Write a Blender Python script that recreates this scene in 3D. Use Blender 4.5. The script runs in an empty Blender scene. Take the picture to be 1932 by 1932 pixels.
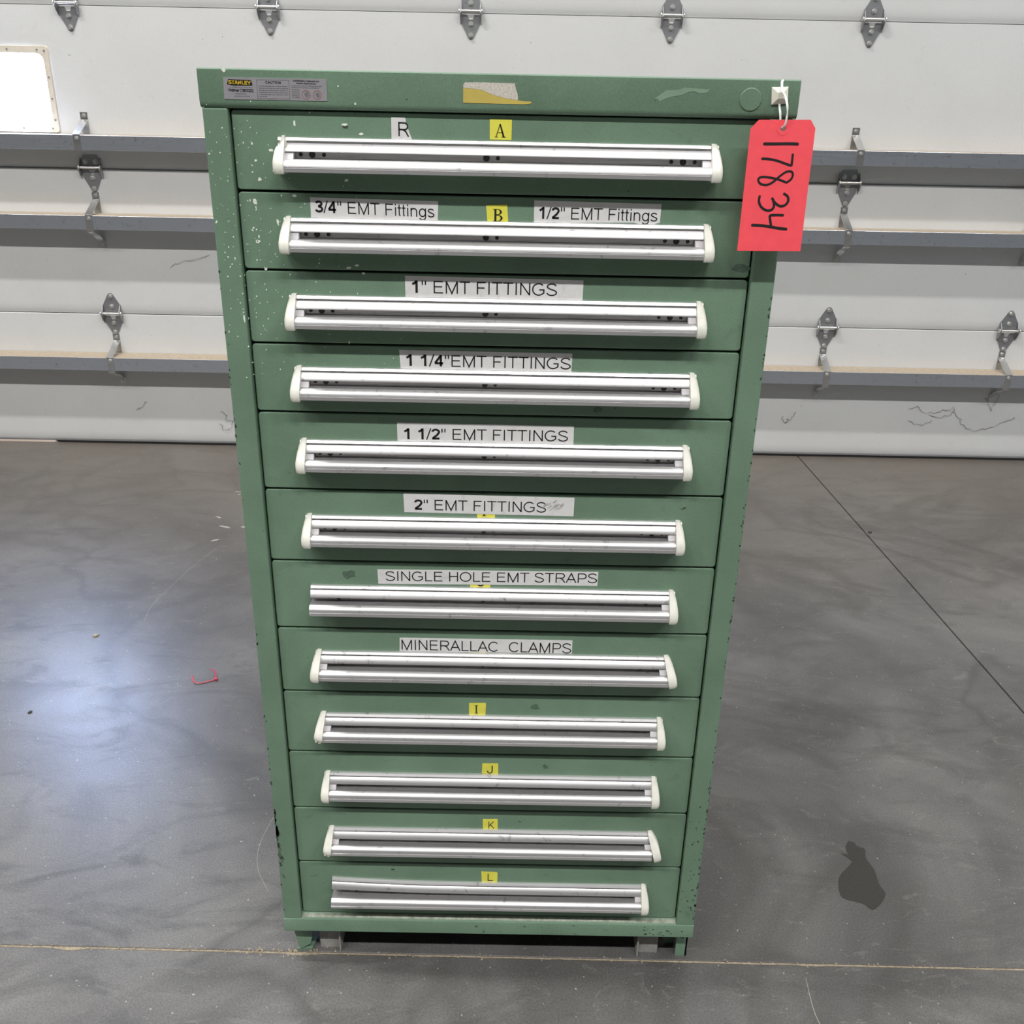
import bpy, bmesh, math, random
from mathutils import Vector, Matrix
rnd = random.Random(7)
sc = bpy.context.scene
C = sc.collection

# ------------------------------------------------------------------ camera
FPX = 1794.32
cam_d = bpy.data.cameras.new('camera'); cam_d.sensor_width = 36.0; cam_d.sensor_fit = 'HORIZONTAL'
cam_d.lens = 36.0 * FPX / 1932.0; cam_d.clip_start = 0.02; cam_d.clip_end = 200
cam = bpy.data.objects.new('camera', cam_d); C.objects.link(cam); sc.camera = cam
YAW, PIT, ROL = 0.0037345, 0.4066019, 0.0202755
fw = Vector((math.sin(YAW)*math.cos(PIT), math.cos(YAW)*math.cos(PIT), -math.sin(PIT)))
rt0 = Vector((math.cos(YAW), -math.sin(YAW), 0)); up0 = rt0.cross(fw)
rt = rt0*math.cos(ROL) + up0*math.sin(ROL); up = up0*math.cos(ROL) - rt0*math.sin(ROL)
cam.matrix_world = Matrix(((rt.x, up.x, -fw.x, 0.02247), (rt.y, up.y, -fw.y, -1.33405), (rt.z, up.z, -fw.z, 1.50818), (0, 0, 0, 1)))

# ------------------------------------------------------------------ world, sun, exposure
w = bpy.data.worlds.new('world'); sc.world = w; w.use_nodes = True
bg = w.node_tree.nodes['Background']; bg.inputs[0].default_value = (0.62, 0.75, 1.0, 1); bg.inputs[1].default_value = 1.0
sun_d = bpy.data.lights.new('sun', 'SUN'); sun_d.energy = 22.0; sun_d.color = (1.0, 0.80, 0.62); sun_d.angle = 0.01
sun = bpy.data.objects.new('sun', sun_d); C.objects.link(sun); sun.rotation_euler = (math.radians(-73), 0, math.radians(6)); sun.location = (0, 12, 9)
sc.view_settings.view_transform = 'Standard'; sc.view_settings.look = 'None'
sc.view_settings.exposure = 0.0; sc.view_settings.gamma = 1.0; sc.view_settings.use_curve_mapping = False
LAMP_W = 113.0            # watts of one ceiling strip light
LAMP_Z = 7.0
# rows of lamps: y, ((x, factor) ...)
LAMP_ROWS = ((0.15, ((-6.2, 0.6), (-2.5, 2.3), (1.2, 0.7), (4.9, 1.0))),
             (-4.0, ((-6.2, 2.3), (-2.5, 2.3), (1.2, 2.3), (4.9, 2.3))),
             (-8.4, ((-6.2, 0.1), (-2.5, 0.1), (1.2, 0.1), (4.9, 0.1))))  # last row is added weak fill, its lamps are unseen
WIN_E = 72.0              # daylight in the door window
YD = 2.896                # inner face of the sectional door

# ------------------------------------------------------------------ material helpers
def new_mat(name):
    m = bpy.data.materials.new(name); m.use_nodes = True
    nt = m.node_tree; b = nt.nodes['Principled BSDF']
    return m, nt, b
def setp(b, **k):
    for n, v in k.items():
        b.inputs[n.replace('_', ' ')].default_value = v
def s2l(c):
    return tuple(((x/255.0)/12.92 if x/255.0 <= 0.04045 else ((x/255.0+0.055)/1.055)**2.4) for x in c) + (1.0,)
def pos(nt, scale=(1, 1, 1)):
    g = nt.nodes.new('ShaderNodeNewGeometry'); mp = nt.nodes.new('ShaderNodeMapping')
    mp.inputs['Scale'].default_value = scale
    nt.links.new(g.outputs['Position'], mp.inputs['Vector'])
    return mp.outputs['Vector']
def noise(nt, vec, scale, detail=3, rough=0.55, dist=0.0):
    n = nt.nodes.new('ShaderNodeTexNoise'); n.inputs['Scale'].default_value = scale
    n.inputs['Detail'].default_value = detail; n.inputs['Roughness'].default_value = rough; n.inputs['Distortion'].default_value = dist
    nt.links.new(vec, n.inputs['Vector']); return n.outputs['Fac']
def ramp(nt, fac, stops):
    r = nt.nodes.new('ShaderNodeValToRGB'); e = r.color_ramp.elements
    while len(e) < len(stops): e.new(0.5)
    for i, (p, c) in enumerate(stops):
        e[i].position = p; e[i].color = c if len(c) == 4 else tuple(c) + (1,)
    nt.links.new(fac, r.inputs['Fac']); return r.outputs['Color']
def mix(nt, fac, a, b, mode='MIX'):
    n = nt.nodes.new('ShaderNodeMix'); n.data_type = 'RGBA'; n.blend_type = mode
    f = n.inputs[0]; A = n.inputs[6]; B = n.inputs[7]
    for sock, v in ((f, fac), (A, a), (B, b)):
        if hasattr(v, 'links'): nt.links.new(v, sock)
        else: sock.default_value = v
    return n.outputs[2]
def g1(v): return (v, v, v, 1)
def bump(nt, b, height, strength=0.1, dist=0.001):
    n = nt.nodes.new('ShaderNodeBump'); n.inputs['Strength'].default_value = strength; n.inputs['Distance'].default_value = dist
    nt.links.new(height, n.inputs['Height']); nt.links.new(n.outputs['Normal'], b.inputs['Normal'])
def plain(name, col, rough=0.5, metal=0.0, var=0.06, scale=40.0, spec=0.5):
    m, nt, b = new_mat(name); v = pos(nt)
    n = noise(nt, v, scale, 4)
    c = ramp(nt, n, [(0.3, tuple(x*(1-var) for x in col[:3])), (0.7, tuple(min(1, x*(1+var)) for x in col[:3]))])
    nt.links.new(c, b.inputs['Base Color']); setp(b, Roughness=rough, Metallic=metal); b.inputs['Specular IOR Level'].default_value = spec
    return m

def green_paint(name, base):
    m, nt, b = new_mat(name); v = pos(nt)
    lo = tuple(x*0.86 for x in base[:3]); hi = tuple(x*1.12 for x in base[:3])
    big = noise(nt, v, 5.0, 5, 0.6, 0.4)
    c = ramp(nt, big, [(0.32, lo), (0.68, hi)])
    fine = noise(nt, v, 620.0, 2, 0.5)
    c = mix(nt, 1.0, c, ramp(nt, fine, [(0.25, g1(0.86)), (0.75, g1(1.12))]), 'MULTIPLY')
    # greasy smudges and small dark knocks in the paint
    v2 = pos(nt, (1, 1, 1.6))
    sm = noise(nt, v2, 26.0, 6, 0.62, 0.6)
    c = mix(nt, ramp(nt, sm, [(0.63, g1(0)), (0.80, g1(0.55))]), c, (base[0]*0.45, base[1]*0.45, base[2]*0.45, 1))
    sp = noise(nt, v, 170.0, 3, 0.5, 0.3)
    c = mix(nt, ramp(nt, sp, [(0.72, g1(0)), (0.77, g1(0.75))]), c, (0.028, 0.034, 0.028, 1))
    nt.links.new(c, b.inputs['Base Color'])
    nt.links.new(ramp(nt, big, [(0.3, g1(0.42)), (0.7, g1(0.56))]), b.inputs['Roughness'])
    b.inputs['Specular IOR Level'].default_value = 0.4
    bump(nt, b, fine, 0.12, 0.0004)
    return m
GREEN = (0.161, 0.257, 0.175)
M = {}
M['green'] = green_paint('green_paint', GREEN)
M['green_light'] = plain('touch_up_paint', (0.205, 0.315, 0.22), 0.6)
M['dark'] = plain('under_shade_steel', (0.03, 0.03, 0.03), 0.7)  # near-black colour stands in for shade on the under panels
M['dust'] = plain('ledge_dust', s2l((150, 156, 140)), 0.85, 0, 0.35, 90)
M['plate'] = plain('dusty_plate', (0.30, 0.29, 0.27), 0.75, 0.0, 0.2, 60)

def alu(name, base, rough, streak, metal=0.9):
    m, nt, b = new_mat(name); v = pos(nt, (1.0, 60, 60))
    s = noise(nt, v, 6.0, 6, 0.65)
    v2 = pos(nt); d = noise(nt, v2, 60.0, 5, 0.65, 0.5)
    c = ramp(nt, s, [(0.25, tuple(x*(1-streak) for x in base)), (0.7, tuple(min(1, x*(1+streak*0.5)) for x in base))])
    c = mix(nt, ramp(nt, d, [(0.60, g1(0)), (0.74, g1(0.6))]), c, (0.13, 0.12, 0.11, 1))
    nt.links.new(c, b.inputs['Base Color']); setp(b, Metallic=metal)
    nt.links.new(ramp(nt, s, [(0.2, g1(rough+0.10)), (0.8, g1(rough-0.06))]), b.inputs['Roughness'])
    return m
M['alu'] = alu('handle_aluminium', (0.80, 0.79, 0.79), 0.38, 0.14, 0.88)
M['alu_slot_shade'] = alu('shaded_slot_aluminium', (0.52, 0.51, 0.51), 0.42, 0.2, 0.8)  # darker aluminium copy, paints the shade inside the label slot
M['rail'] = alu('strut_aluminium', (0.62, 0.66, 0.72), 0.30, 0.07, 0.9)
M['bracket'] = alu('bracket_steel', (0.64, 0.64, 0.63), 0.28, 0.10, 0.95)
M['zinc'] = alu('zinc_steel', (0.36, 0.365, 0.375), 0.40, 0.15, 0.75)
M['zinc_light'] = alu('bright_zinc', (0.74, 0.73, 0.70), 0.35, 0.08, 0.85)
M['cap'] = plain('cream_plastic', s2l((218, 217, 205)), 0.42, 0, 0.07, 60)
M['insert'] = plain('grey_insert', s2l((196, 192, 194)), 0.5, 0, 0.05, 60)
M['screw'] = plain('blackened_screw', (0.035, 0.035, 0.038), 0.45, 0.6)
def paper(name, col, dirt=0.12):
    m, nt, b = new_mat(name); v = pos(nt)
    n = noise(nt, v, 70.0, 6, 0.6, 0.6)
    c = ramp(nt, n, [(0.35, col), (0.62, tuple(x*0.93 for x in col[:3])), (0.8, tuple(x*(1-dirt*3) for x in col[:3]))])
    nt.links.new(c, b.inputs['Base Color']); setp(b, Roughness=0.42); return m
M['paper'] = paper('white_label', s2l((226, 225, 223)))
M['yellow'] = paper('yellow_label', s2l((232, 226, 88)), 0.06)
M['ink'] = plain('black_ink', (0.012, 0.012, 0.013), 0.45)
M['smudge'] = plain('grey_smudge', (0.47, 0.455, 0.43), 0.6, 0, 0.3, 500)
M['grime'] = plain('dark_grime', (0.045, 0.055, 0.042), 0.7, 0, 0.4, 200)
M['grime_green'] = plain('greasy_green', (0.085, 0.14, 0.095), 0.6, 0, 0.3, 200)
M['badge'] = alu('badge_foil', (0.42, 0.41, 0.43), 0.45, 0.08, 0.45)
M['badge_yellow'] = plain('badge_yellow', (0.75, 0.52, 0.03), 0.45)
M['badge_red'] = plain('badge_red', (0.38, 0.16, 0.16), 0.5)
M['badge_grey'] = plain('badge_grey', (0.17, 0.165, 0.17), 0.5)
M['tape_y'] = paper('yellow_tape', s2l((204, 184, 96)), 0.1)
M['tape_g'] = plain('torn_paper', s2l((204, 198, 186)), 0.8, 0, 0.25, 420)
M['white_paint'] = plain('white_paint_speck', s2l((232, 238, 224)), 0.5)
M['red'] = plain('red_card', s2l((246, 80, 90)), 0.6, 0, 0.04, 90)
M['tie_white'] = plain('white_nylon', s2l((226, 227, 226)), 0.35)
M['tie_mount'] = plain('ivory_plastic', s2l((226, 224, 208)), 0.4)
M['tie_red'] = plain('red_nylon', s2l((190, 60, 82)), 0.35)
M['rubber'] = plain('black_rubber', (0.035, 0.034, 0.033), 0.7)
M['cobweb'] = plain('dusty_web', (0.12, 0.11, 0.10), 0.9)
M['chip'] = plain('pale_chip', s2l((158, 153, 140)), 0.8)
M['wall'] = plain('wall_panel', s2l((84, 83, 82)), 0.6)
M['roof'] = plain('roof_deck', s2l((74, 73, 72)), 0.7)
M['lampcase'] = plain('lamp_housing', s2l((235, 235, 235)), 0.5)

def door_mat():
    m, nt, b = new_mat('white_door_skin'); v = pos(nt)
    base = s2l((211, 211, 209))
    n = noise(nt, v, 3.5, 5, 0.6)
    c = ramp(nt, n, [(0.3, tuple(x*0.95 for x in base[:3])), (0.7, base)])
    d = noise(nt, v, 26.0, 7, 0.7, 0.8)
    c = mix(nt, ramp(nt, d, [(0.60, g1(0)), (0.85, g1(0.35))]), c, s2l((176, 164, 148)))
    sp = noise(nt, v, 90.0, 2, 0.5)
    c = mix(nt, ramp(nt, sp, [(0.775, g1(0)), (0.80, g1(0.7))]), c, s2l((90, 80, 70)))
    f = noise(nt, v, 420.0, 2)
    c = mix(nt, 1.0, c, ramp(nt, f, [(0.3, g1(0.955)), (0.7, g1(1.03))]), 'MULTIPLY')
    nt.links.new(c, b.inputs['Base Color']); setp(b, Roughness=0.5); b.inputs['Specular IOR Level'].default_value = 0.35
    bump(nt, b, f, 0.08, 0.0008)
    return m
M['door'] = door_mat()
M['strut_dust'] = plain('tan_dust', s2l((176, 161, 141)), 0.8, 0, 0.12, 60)
M['frame'] = plain('cream_window_frame', s2l((210, 200, 184)), 0.5, 0, 0.05, 30)

def concrete():
    m, nt, b = new_mat('polished_concrete'); v = pos(nt)
    n1 = noise(nt, v, 1.15, 6, 0.62, 0.9)
    c = ramp(nt, n1, [(0.34, s2l((80, 79, 78))), (0.50, s2l((101, 99, 97))), (0.66, s2l((117, 115, 111)))])
    v2 = pos(nt, (1, 2.2, 1)); n2 = noise(nt, v2, 3.2, 7, 0.68, 1.2)
    c = mix(nt, ramp(nt, n2, [(0.50, g1(0)), (0.66, g1(0.7))]), c, s2l((77, 75, 73)))
    n6 = noise(nt, v, 0.85, 3, 0.5, 1.4)
    c = mix(nt, ramp(nt, n6, [(0.455, g1(0)), (0.485, g1(0.55)), (0.52, g1(0))]), c, s2l((74, 72, 69)))
    n5 = noise(nt, v2, 7.5, 6, 0.7, 2.0)
    c = mix(nt, ramp(nt, n5, [(0.58, g1(0)), (0.68, g1(0.4))]), c, s2l((128, 126, 121)))
    # brown tyre dust in front of the door, worn into the slab
    n3 = noise(nt, v, 1.7, 4, 0.6, 0.5)
    g = nt.nodes.new('ShaderNodeNewGeometry'); sx = nt.nodes.new('ShaderNodeSeparateXYZ'); nt.links.new(g.outputs['Position'], sx.inputs[0])
    mr = nt.nodes.new('ShaderNodeMapRange'); mr.inputs['From Min'].default_value = 1.3; mr.inputs['From Max'].default_value = 2.7
    nt.links.new(sx.outputs['Y'], mr.inputs['Value'])
    mm = nt.nodes.new('ShaderNodeMath'); mm.operation = 'MULTIPLY'; nt.links.new(mr.outputs[0], mm.inputs[0])
    nt.links.new(ramp(nt, n3, [(0.3, g1(0.35)), (0.65, g1(0.9))]), mm.inputs[1])
    c = mix(nt, mm.outputs[0], c, s2l((105, 97, 87)))
    f = noise(nt, v, 260.0, 3, 0.6)
    c = mix(nt, 1.0, c, ramp(nt, f, [(0.25, g1(0.68)), (0.75, g1(1.30))]), 'MULTIPLY')
    v3 = pos(nt, (1, 1, 1)); sp = noise(nt, v3, 120.0, 1, 0.4)
    c = mix(nt, ramp(nt, sp, [(0.76, g1(0)), (0.785, g1(0.8))]), c, s2l((175, 172, 164)))
    nt.links.new(c, b.inputs['Base Color'])
    nt.links.new(ramp(nt, n2, [(0.3, g1(0.31)), (0.7, g1(0.40))]), b.inputs['Roughness'])
    b.inputs['Specular IOR Level'].default_value = 0.5
    bump(nt, b, noise(nt, v, 38.0, 5, 0.6), 0.10, 0.004)
    return m
M['concrete'] = concrete()
M['joint_tan'] = plain('tan_joint_filler', s2l((152, 140, 120)), 0.9, 0, 0.35, 160)
M['joint_dark'] = plain('dirty_joint', s2l((70, 63, 54)), 0.95, 0, 0.3, 120)
m, nt, b = new_mat('wet_concrete'); c = ramp(nt, noise(nt, pos(nt), 260, 3), [(0.3, s2l((44, 43, 39))), (0.7, s2l((56, 55, 51)))])
nt.links.new(c, b.inputs['Base Color']); setp(b, Roughness=0.35); M['wet'] = m
m, nt, b = new_mat('window_daylight'); setp(b, Base_Color=(0.8, 0.85, 0.9, 1), Roughness=0.2)
b.inputs['Emission Color'].default_value = (0.42, 0.58, 1.0, 1); b.inputs['Emission Strength'].default_value = WIN_E; M['pane'] = m
m, nt, b = new_mat('lamp_diffuser'); setp(b, Base_Color=(0.9, 0.9, 0.9, 1), Roughness=0.4)
b.inputs['Emission Color'].default_value = (1, 0.97, 0.93, 1); b.inputs['Emission Strength'].default_value = 1.0; M['diffuser'] = m
m, nt, b = new_mat('side_window_daylight'); setp(b, Base_Color=(0.8, 0.85, 0.9, 1), Roughness=0.2)
b.inputs['Emission Color'].default_value = (0.62, 0.80, 1.0, 1); b.inputs['Emission Strength'].default_value = 2.4; M['pane_side'] = m
M['apron'] = plain('sunlit_apron', s2l((214, 184, 160)), 0.9)

# ------------------------------------------------------------------ mesh helpers
class MB:
    def __init__(s): s.v = []; s.f = []; s.m = []
    def add(s, vs, fs, mi=0):
        o = len(s.v); s.v += [tuple(p) for p in vs]; s.f += [tuple(i+o for i in f) for f in fs]; s.m += [mi]*len(fs); return s
    def box(s, x0, x1, y0, y1, z0, z1, mi=0):
        return s.add([(x0,y0,z0),(x1,y0,z0),(x1,y1,z0),(x0,y1,z0),(x0,y0,z1),(x1,y0,z1),(x1,y1,z1),(x0,y1,z1)],
                     [(3,2,1,0),(4,5,6,7),(0,1,5,4),(1,2,6,5),(2,3,7,6),(3,0,4,7)], mi)
    def prism(s, poly, off, mi=0):
        """closed 3-D outline pushed along off"""
        n = len(poly); off = Vector(off); a = [Vector(p) for p in poly]
        return s.add(a + [p+off for p in a], [tuple(range(n-1, -1, -1)), tuple(range(n, 2*n))] + [(i, (i+1) % n, n+(i+1) % n, n+i) for i in range(n)], mi)
    def xz(s, poly, y0, y1, mi=0):
        return s.prism([(x, y0, z) for x, z in poly], (0, y1-y0, 0), mi)
    def loft(s, rings, mi=0, caps=True):
        n = len(rings[0]); vs = [p for r in rings for p in r]; fs = []
        for k in range(len(rings)-1):
            for i in range(n): fs.append((k*n+i, k*n+(i+1) % n, (k+1)*n+(i+1) % n, (k+1)*n+i))
        if caps: fs += [tuple(range(n-1, -1, -1)), tuple(range((len(rings)-1)*n, len(rings)*n))]
        return s.add(vs, fs, mi)
    def tube(s, pts, r, seg=8, mi=0, flat=1.0, nrm=None):
        pts = [Vector(p) for p in pts]; rings = []
        for i, p in enumerate(pts):
            t = (pts[min(i+1, len(pts)-1)] - pts[max(i-1, 0)]).normalized()
            a = nrm if nrm is not None else Vector((0, 0, 1))
            u = t.cross(a); 
            if u.length < 1e-4: u = t.cross(Vector((0, 1, 0)))
            if u.length < 1e-4: u = t.cross(Vector((1, 0, 0)))
            u.normalize(); wv = u.cross(t).normalized()
            rr = r(i/(len(pts)-1)) if callable(r) else r
            rings.append([p + u*rr*math.cos(2*math.pi*k/seg) + wv*rr*flat*math.sin(2*math.pi*k/seg) for k in range(seg)])
        return s.loft(rings, mi)
    def cyl(s, c, axis, r, h, seg=16, mi=0, r2=None):
        c = Vector(c); axis = Vector(axis).normalized(); u = axis.orthogonal().normalized(); wv = axis.cross(u)
        r2 = r if r2 is None else r2
        rg = [[c + axis*hh + (u*math.cos(2*math.pi*k/seg) + wv*math.sin(2*math.pi*k/seg))*q for k in range(seg)] for hh, q in ((0, r), (h, r2))]
        return s.loft(rg, mi)
    def mesh(s, name, mats):
        me = bpy.data.meshes.new(name); me.from_pydata(s.v, [], s.f)
        for mt in mats: me.materials.append(mt)
        for p, mi in zip(me.polygons, s.m): p.material_index = mi
        bmm = bmesh.new(); bmm.from_mesh(me); bmesh.ops.recalc_face_normals(bmm, faces=bmm.faces); bmm.to_mesh(me); bmm.free()
        return me
    def build(s, name, mats, parent=None, bevel=0.0, smooth=0.0, loc=None, seg=2):
        if not isinstance(mats, (list, tuple)): mats = [mats]
        return link(name, s.mesh(name, mats), parent, bevel, smooth, loc, seg)
def link(name, me, parent=None, bevel=0.0, smooth=0.0, loc=None, seg=2):
    o = bpy.data.objects.new(name, me); C.objects.link(o)
    if parent is not None: o.parent = parent
    if loc is not None: o.location = loc
    if smooth:
        for p in me.polygons: p.use_smooth = True
        me.set_sharp_from_angle(angle=math.radians(smooth))
    if bevel:
        md = o.modifiers.new('edge_rounding', 'BEVEL'); md.width = bevel; md.segments = seg; md.limit_method = 'ANGLE'; md.angle_limit = math.radians(40)
    return o
def empty(name, loc=(0, 0, 0), parent=None):
    o = bpy.data.objects.new(name, None); C.objects.link(o); o.location = loc; o.empty_display_size = 0.1
    if parent is not None: o.parent = parent
    return o
def tag(o, label=None, cat=None, group=None, kind=None):
    if label: o['label'] = label
    if cat: o['category'] = cat
    if group: o['group'] = group
    if kind: o['kind'] = kind
    return o
def rrect(x0, x1, z0, z1, r, n=4):
    P = []
    for cx, cz, a0 in ((x1-r, z1-r, 0), (x0+r, z1-r, 90), (x0+r, z0+r, 180), (x1-r, z0+r, 270)):
        for k in range(n+1):
            a = math.radians(a0 + 90*k/n); P.append((cx + r*math.cos(a), cz + r*math.sin(a)))
    return P
def smooth_line(pts, n=5):
    P = [Vector(p) for p in pts]; out = []
    for i in range(len(P)-1):
        p0, p1, p2, p3 = P[max(i-1, 0)], P[i], P[i+1], P[min(i+2, len(P)-1)]
        for k in range(n):
            t = k/n
            out.append(0.5*((2*p1) + (-p0+p2)*t + (2*p0-5*p1+4*p2-p3)*t*t + (-p0+3*p1-3*p2+p3)*t**3))
    out.append(P[-1]); return out
def blob(cx, cz, rx, rz, n=9, rot=0.0, jag=0.25):
    P = []
    for k in range(n):
        a = 2*math.pi*k/n; q = 1 + rnd.uniform(-jag, jag); x = rx*q*math.cos(a); z = rz*q*math.sin(a)
        P.append((cx + x*math.cos(rot) - z*math.sin(rot), cz + x*math.sin(rot) + z*math.cos(rot)))
    return P

# stroke lettering: plain grotesque capitals drawn as ribbons -----------
def arc(cx, cy, rx, ry, a0, a1, n=12):
    return [(cx + rx*math.cos(math.radians(a0+(a1-a0)*k/n)), cy + ry*math.sin(math.radians(a0+(a1-a0)*k/n))) for k in range(n+1)]
def glyph(ch, h):
    """centre lines of a letter of cap height 1 drawn with half stroke h, and its advance"""
    T, B = 1-h, h; xh = 0.73-h; L = 0.11+h
    if ch == 'E': R = 0.82; return [[(L, 0), (L, 1)], [(L, T), (R, T)], [(L, 0.53), (R-0.05, 0.53)], [(L, B), (R+0.02, B)]], 0.93
    if ch == 'F': R = 0.80; return [[(L, 0), (L, 1)], [(L, T), (R, T)], [(L, 0.51), (R-0.10, 0.51)]], 0.853
    if ch == 'L': return [[(L, 0), (L, 1)], [(L, B), (0.74, B)]], 0.777
    if ch == 'T': return [[(0.03, T), (0.82, T)], [(0.427, 0), (0.427, 1)]], 0.853
    if ch == 'I': return [[(0.194, 0), (0.194, 1)]], 0.388
    if ch == 'H': return [[(L, 0), (L, 1)], [(1.0-L, 0), (1.0-L, 1)], [(L, 0.53), (1.0-L, 0.53)]], 1.0
    if ch == 'N': return [[(L, 0), (L, 1)], [(1.0-L, 0), (1.0-L, 1)], [(L, 1-h*0.4), (1.0-L, h*0.4)]], 1.0
    if ch == 'M': return [[(L, 0), (L, 1)], [(1.16-L, 0), (1.16-L, 1)], [(L, 1-h*0.4), (0.58, 0.02), (1.16-L, 1-h*0.4)]], 1.16
    if ch == 'A': return [[(0.04, 0), (0.465, T+h*0.6), (0.89, 0)], [(0.18, 0.34), (0.75, 0.34)]], 0.93
    if ch == 'K': return [[(L, 0), (L, 1)], [(L, 0.36), (0.84, 1)], [(0.36, 0.55), (0.88, 0)]], 0.93
    if ch == 'P': return [[(L, 0), (L, 1)], [(L, T), (0.56, T)] + arc(0.58, (T+0.44)/2, 0.25, (T-0.44)/2, 90, -90)[1:] + [(L, 0.44)]], 0.93
    if ch == 'R': return [[(L, 0), (L, 1)], [(L, T), (0.60, T)] + arc(0.62, (T+0.48)/2, 0.25, (T-0.48)/2, 90, -90)[1:] + [(L, 0.48)], [(0.52, 0.47), (0.72, 0.34), (0.93, 0)]], 1.0
    if ch == 'O': return [arc(0.543, 0.5, 0.46, 0.51-h, 0, 360, 26)], 1.086
    if ch == 'C': return [arc(0.52, 0.5, 0.44, 0.51-h, 42, 320, 24)], 1.0
    if ch == 'G': return [arc(0.54, 0.5, 0.46, 0.51-h, 45, 312, 24) + [(0.94, 0.22), (0.94, 0.47)], [(0.58, 0.47), (0.94+h, 0.47)]], 1.086
    if ch == 'S': return [arc(0.46, 0.745, 0.34, 0.265-h, 15, 200, 12) + [(0.20, 0.62), (0.36, 0.54), (0.62, 0.46), (0.78, 0.37)] + arc(0.465, 0.275, 0.37, 0.285-h, 5, -170, 12)], 0.93
    if ch == 'J': return [[(0.56, 1), (0.56, 0.30)] + arc(0.34, 0.28, 0.22, 0.29-h, 0, -180, 10) + [(0.11, 0.34)]], 0.70
    if ch == '1': return [[(0.46, 0), (0.46, 1)], [(0.46, 0.95), (0.32, 0.80), (0.13, 0.70)]], 0.777
    if ch == '2': return [arc(0.385, 0.70, 0.27, 0.305-h, 175, -25, 12) + [(0.50, 0.42), (0.26, 0.22), (0.12, B)], [(0.10, B), (0.69, B)]], 0.777
    if ch == '3': return [arc(0.37, 0.745, 0.25, 0.26-h, 165, -80, 12), arc(0.37, 0.29, 0.29, 0.30-h, 90, -165, 14), [(0.30, 0.53), (0.42, 0.53)]], 0.777
    if ch == '4': return [[(0.54, 0), (0.54, 1)], [(0.54, 0.96), (0.09, 0.30)], [(0.05, 0.28), (0.72, 0.28)]], 0.777
    if ch == '/': return [[(0.02, -0.02), (0.37, 1.02)]], 0.388
    if ch == '"': return [[(0.13, 1.0), (0.13, 0.66)], [(0.37, 1.0), (0.37, 0.66)]], 0.50
    if ch == 'i': return [[(0.155, 0), (0.155, 0.73)], [(0.155, 0.87), (0.155, 1.0)]], 0.31
    if ch == 't': return [[(0.17, 0.95), (0.17, 0.16)] + arc(0.27, 0.14, 0.10, 0.13-h*0.6, 180, 275, 5), [(0.02, xh), (0.35, xh)]], 0.388
    if ch == 'n': return [[(0.14, 0), (0.14, 0.73)], [(0.14, 0.50)] + arc(0.385, 0.46, 0.245, 0.27-h*0.9, 170, 0, 9) + [(0.63, 0)]], 0.777
    if ch == 'g': return [arc(0.37, 0.36, 0.27, 0.37-h, 0, 360, 20), [(0.64, 0.73), (0.64, 0.0)] + arc(0.37, -0.02, 0.27, 0.22, 0, -160, 10)], 0.777
    if ch == 's': return [arc(0.345, 0.54, 0.24, 0.20-h, 20, 200, 9) + [(0.22, 0.43), (0.45, 0.33)] + arc(0.345, 0.20, 0.26, 0.21-h, 35, -165, 9)], 0.70
    if ch == 'Y': return [[(0.03, 1), (0.465, 0.42), (0.90, 1)], [(0.465, 0.44), (0.465, 0)]], 0.93
    if ch == 'U': return [[(L, 1), (L, 0.36)] + arc(0.5, 0.36, 0.5-L, 0.37-h, 180, 360, 12) + [(1.0-L, 1)]], 1.0
    if ch == 'V': return [[(0.04, 1), (0.465, h), (0.89, 1)]], 0.93
    if ch == 'W': return [[(0.04, 1), (0.36, h), (0.66, 0.95), (0.96, h), (1.28, 1)]], 1.32
    if ch == 'o': return [arc(0.388, 0.36, 0.30, 0.37-h, 0, 360, 16)], 0.777
    if ch == 'c': return [arc(0.37, 0.36, 0.28, 0.37-h, 45, 315, 12)], 0.70
    if ch == 'e': return [arc(0.388, 0.36, 0.29, 0.37-h, 0, 315, 14), [(0.10, 0.37), (0.67, 0.37)]], 0.777
    if ch in 'dqa': return [arc(0.37, 0.36, 0.27, 0.37-h, 0, 360, 14), [(0.64, 1.0 if ch == 'd' else 0.73), (0.64, 0)]], 0.777
    if ch in 'bp': return [arc(0.41, 0.36, 0.27, 0.37-h, 0, 360, 14), [(0.14, 1.0 if ch == 'b' else 0.73), (0.14, 0 if ch == 'b' else -0.28)]], 0.777
    if ch == 'r': return [[(0.14, 0), (0.14, 0.73)], [(0.14, 0.50), (0.25, 0.66), (0.45, 0.70)]], 0.47
    if ch == 'f': return [[(0.17, 0), (0.17, 0.85), (0.24, 0.97), (0.36, 0.98)], [(0.02, xh), (0.35, xh)]], 0.388
    if ch == 'l': return [[(0.155, 0), (0.155, 1)]], 0.31
    if ch == 'm': return [[(0.14, 0), (0.14, 0.73)], [(0.14, 0.50)] + arc(0.35, 0.46, 0.21, 0.22, 170, 0, 8) + [(0.56, 0)], [(0.56, 0.50)] + arc(0.77, 0.46, 0.21, 0.22, 170, 0, 8) + [(0.98, 0)]], 1.12
    if ch == '-': return [[(0.05, 0.4), (0.42, 0.4)]], 0.47
    return [], 0.388
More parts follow.
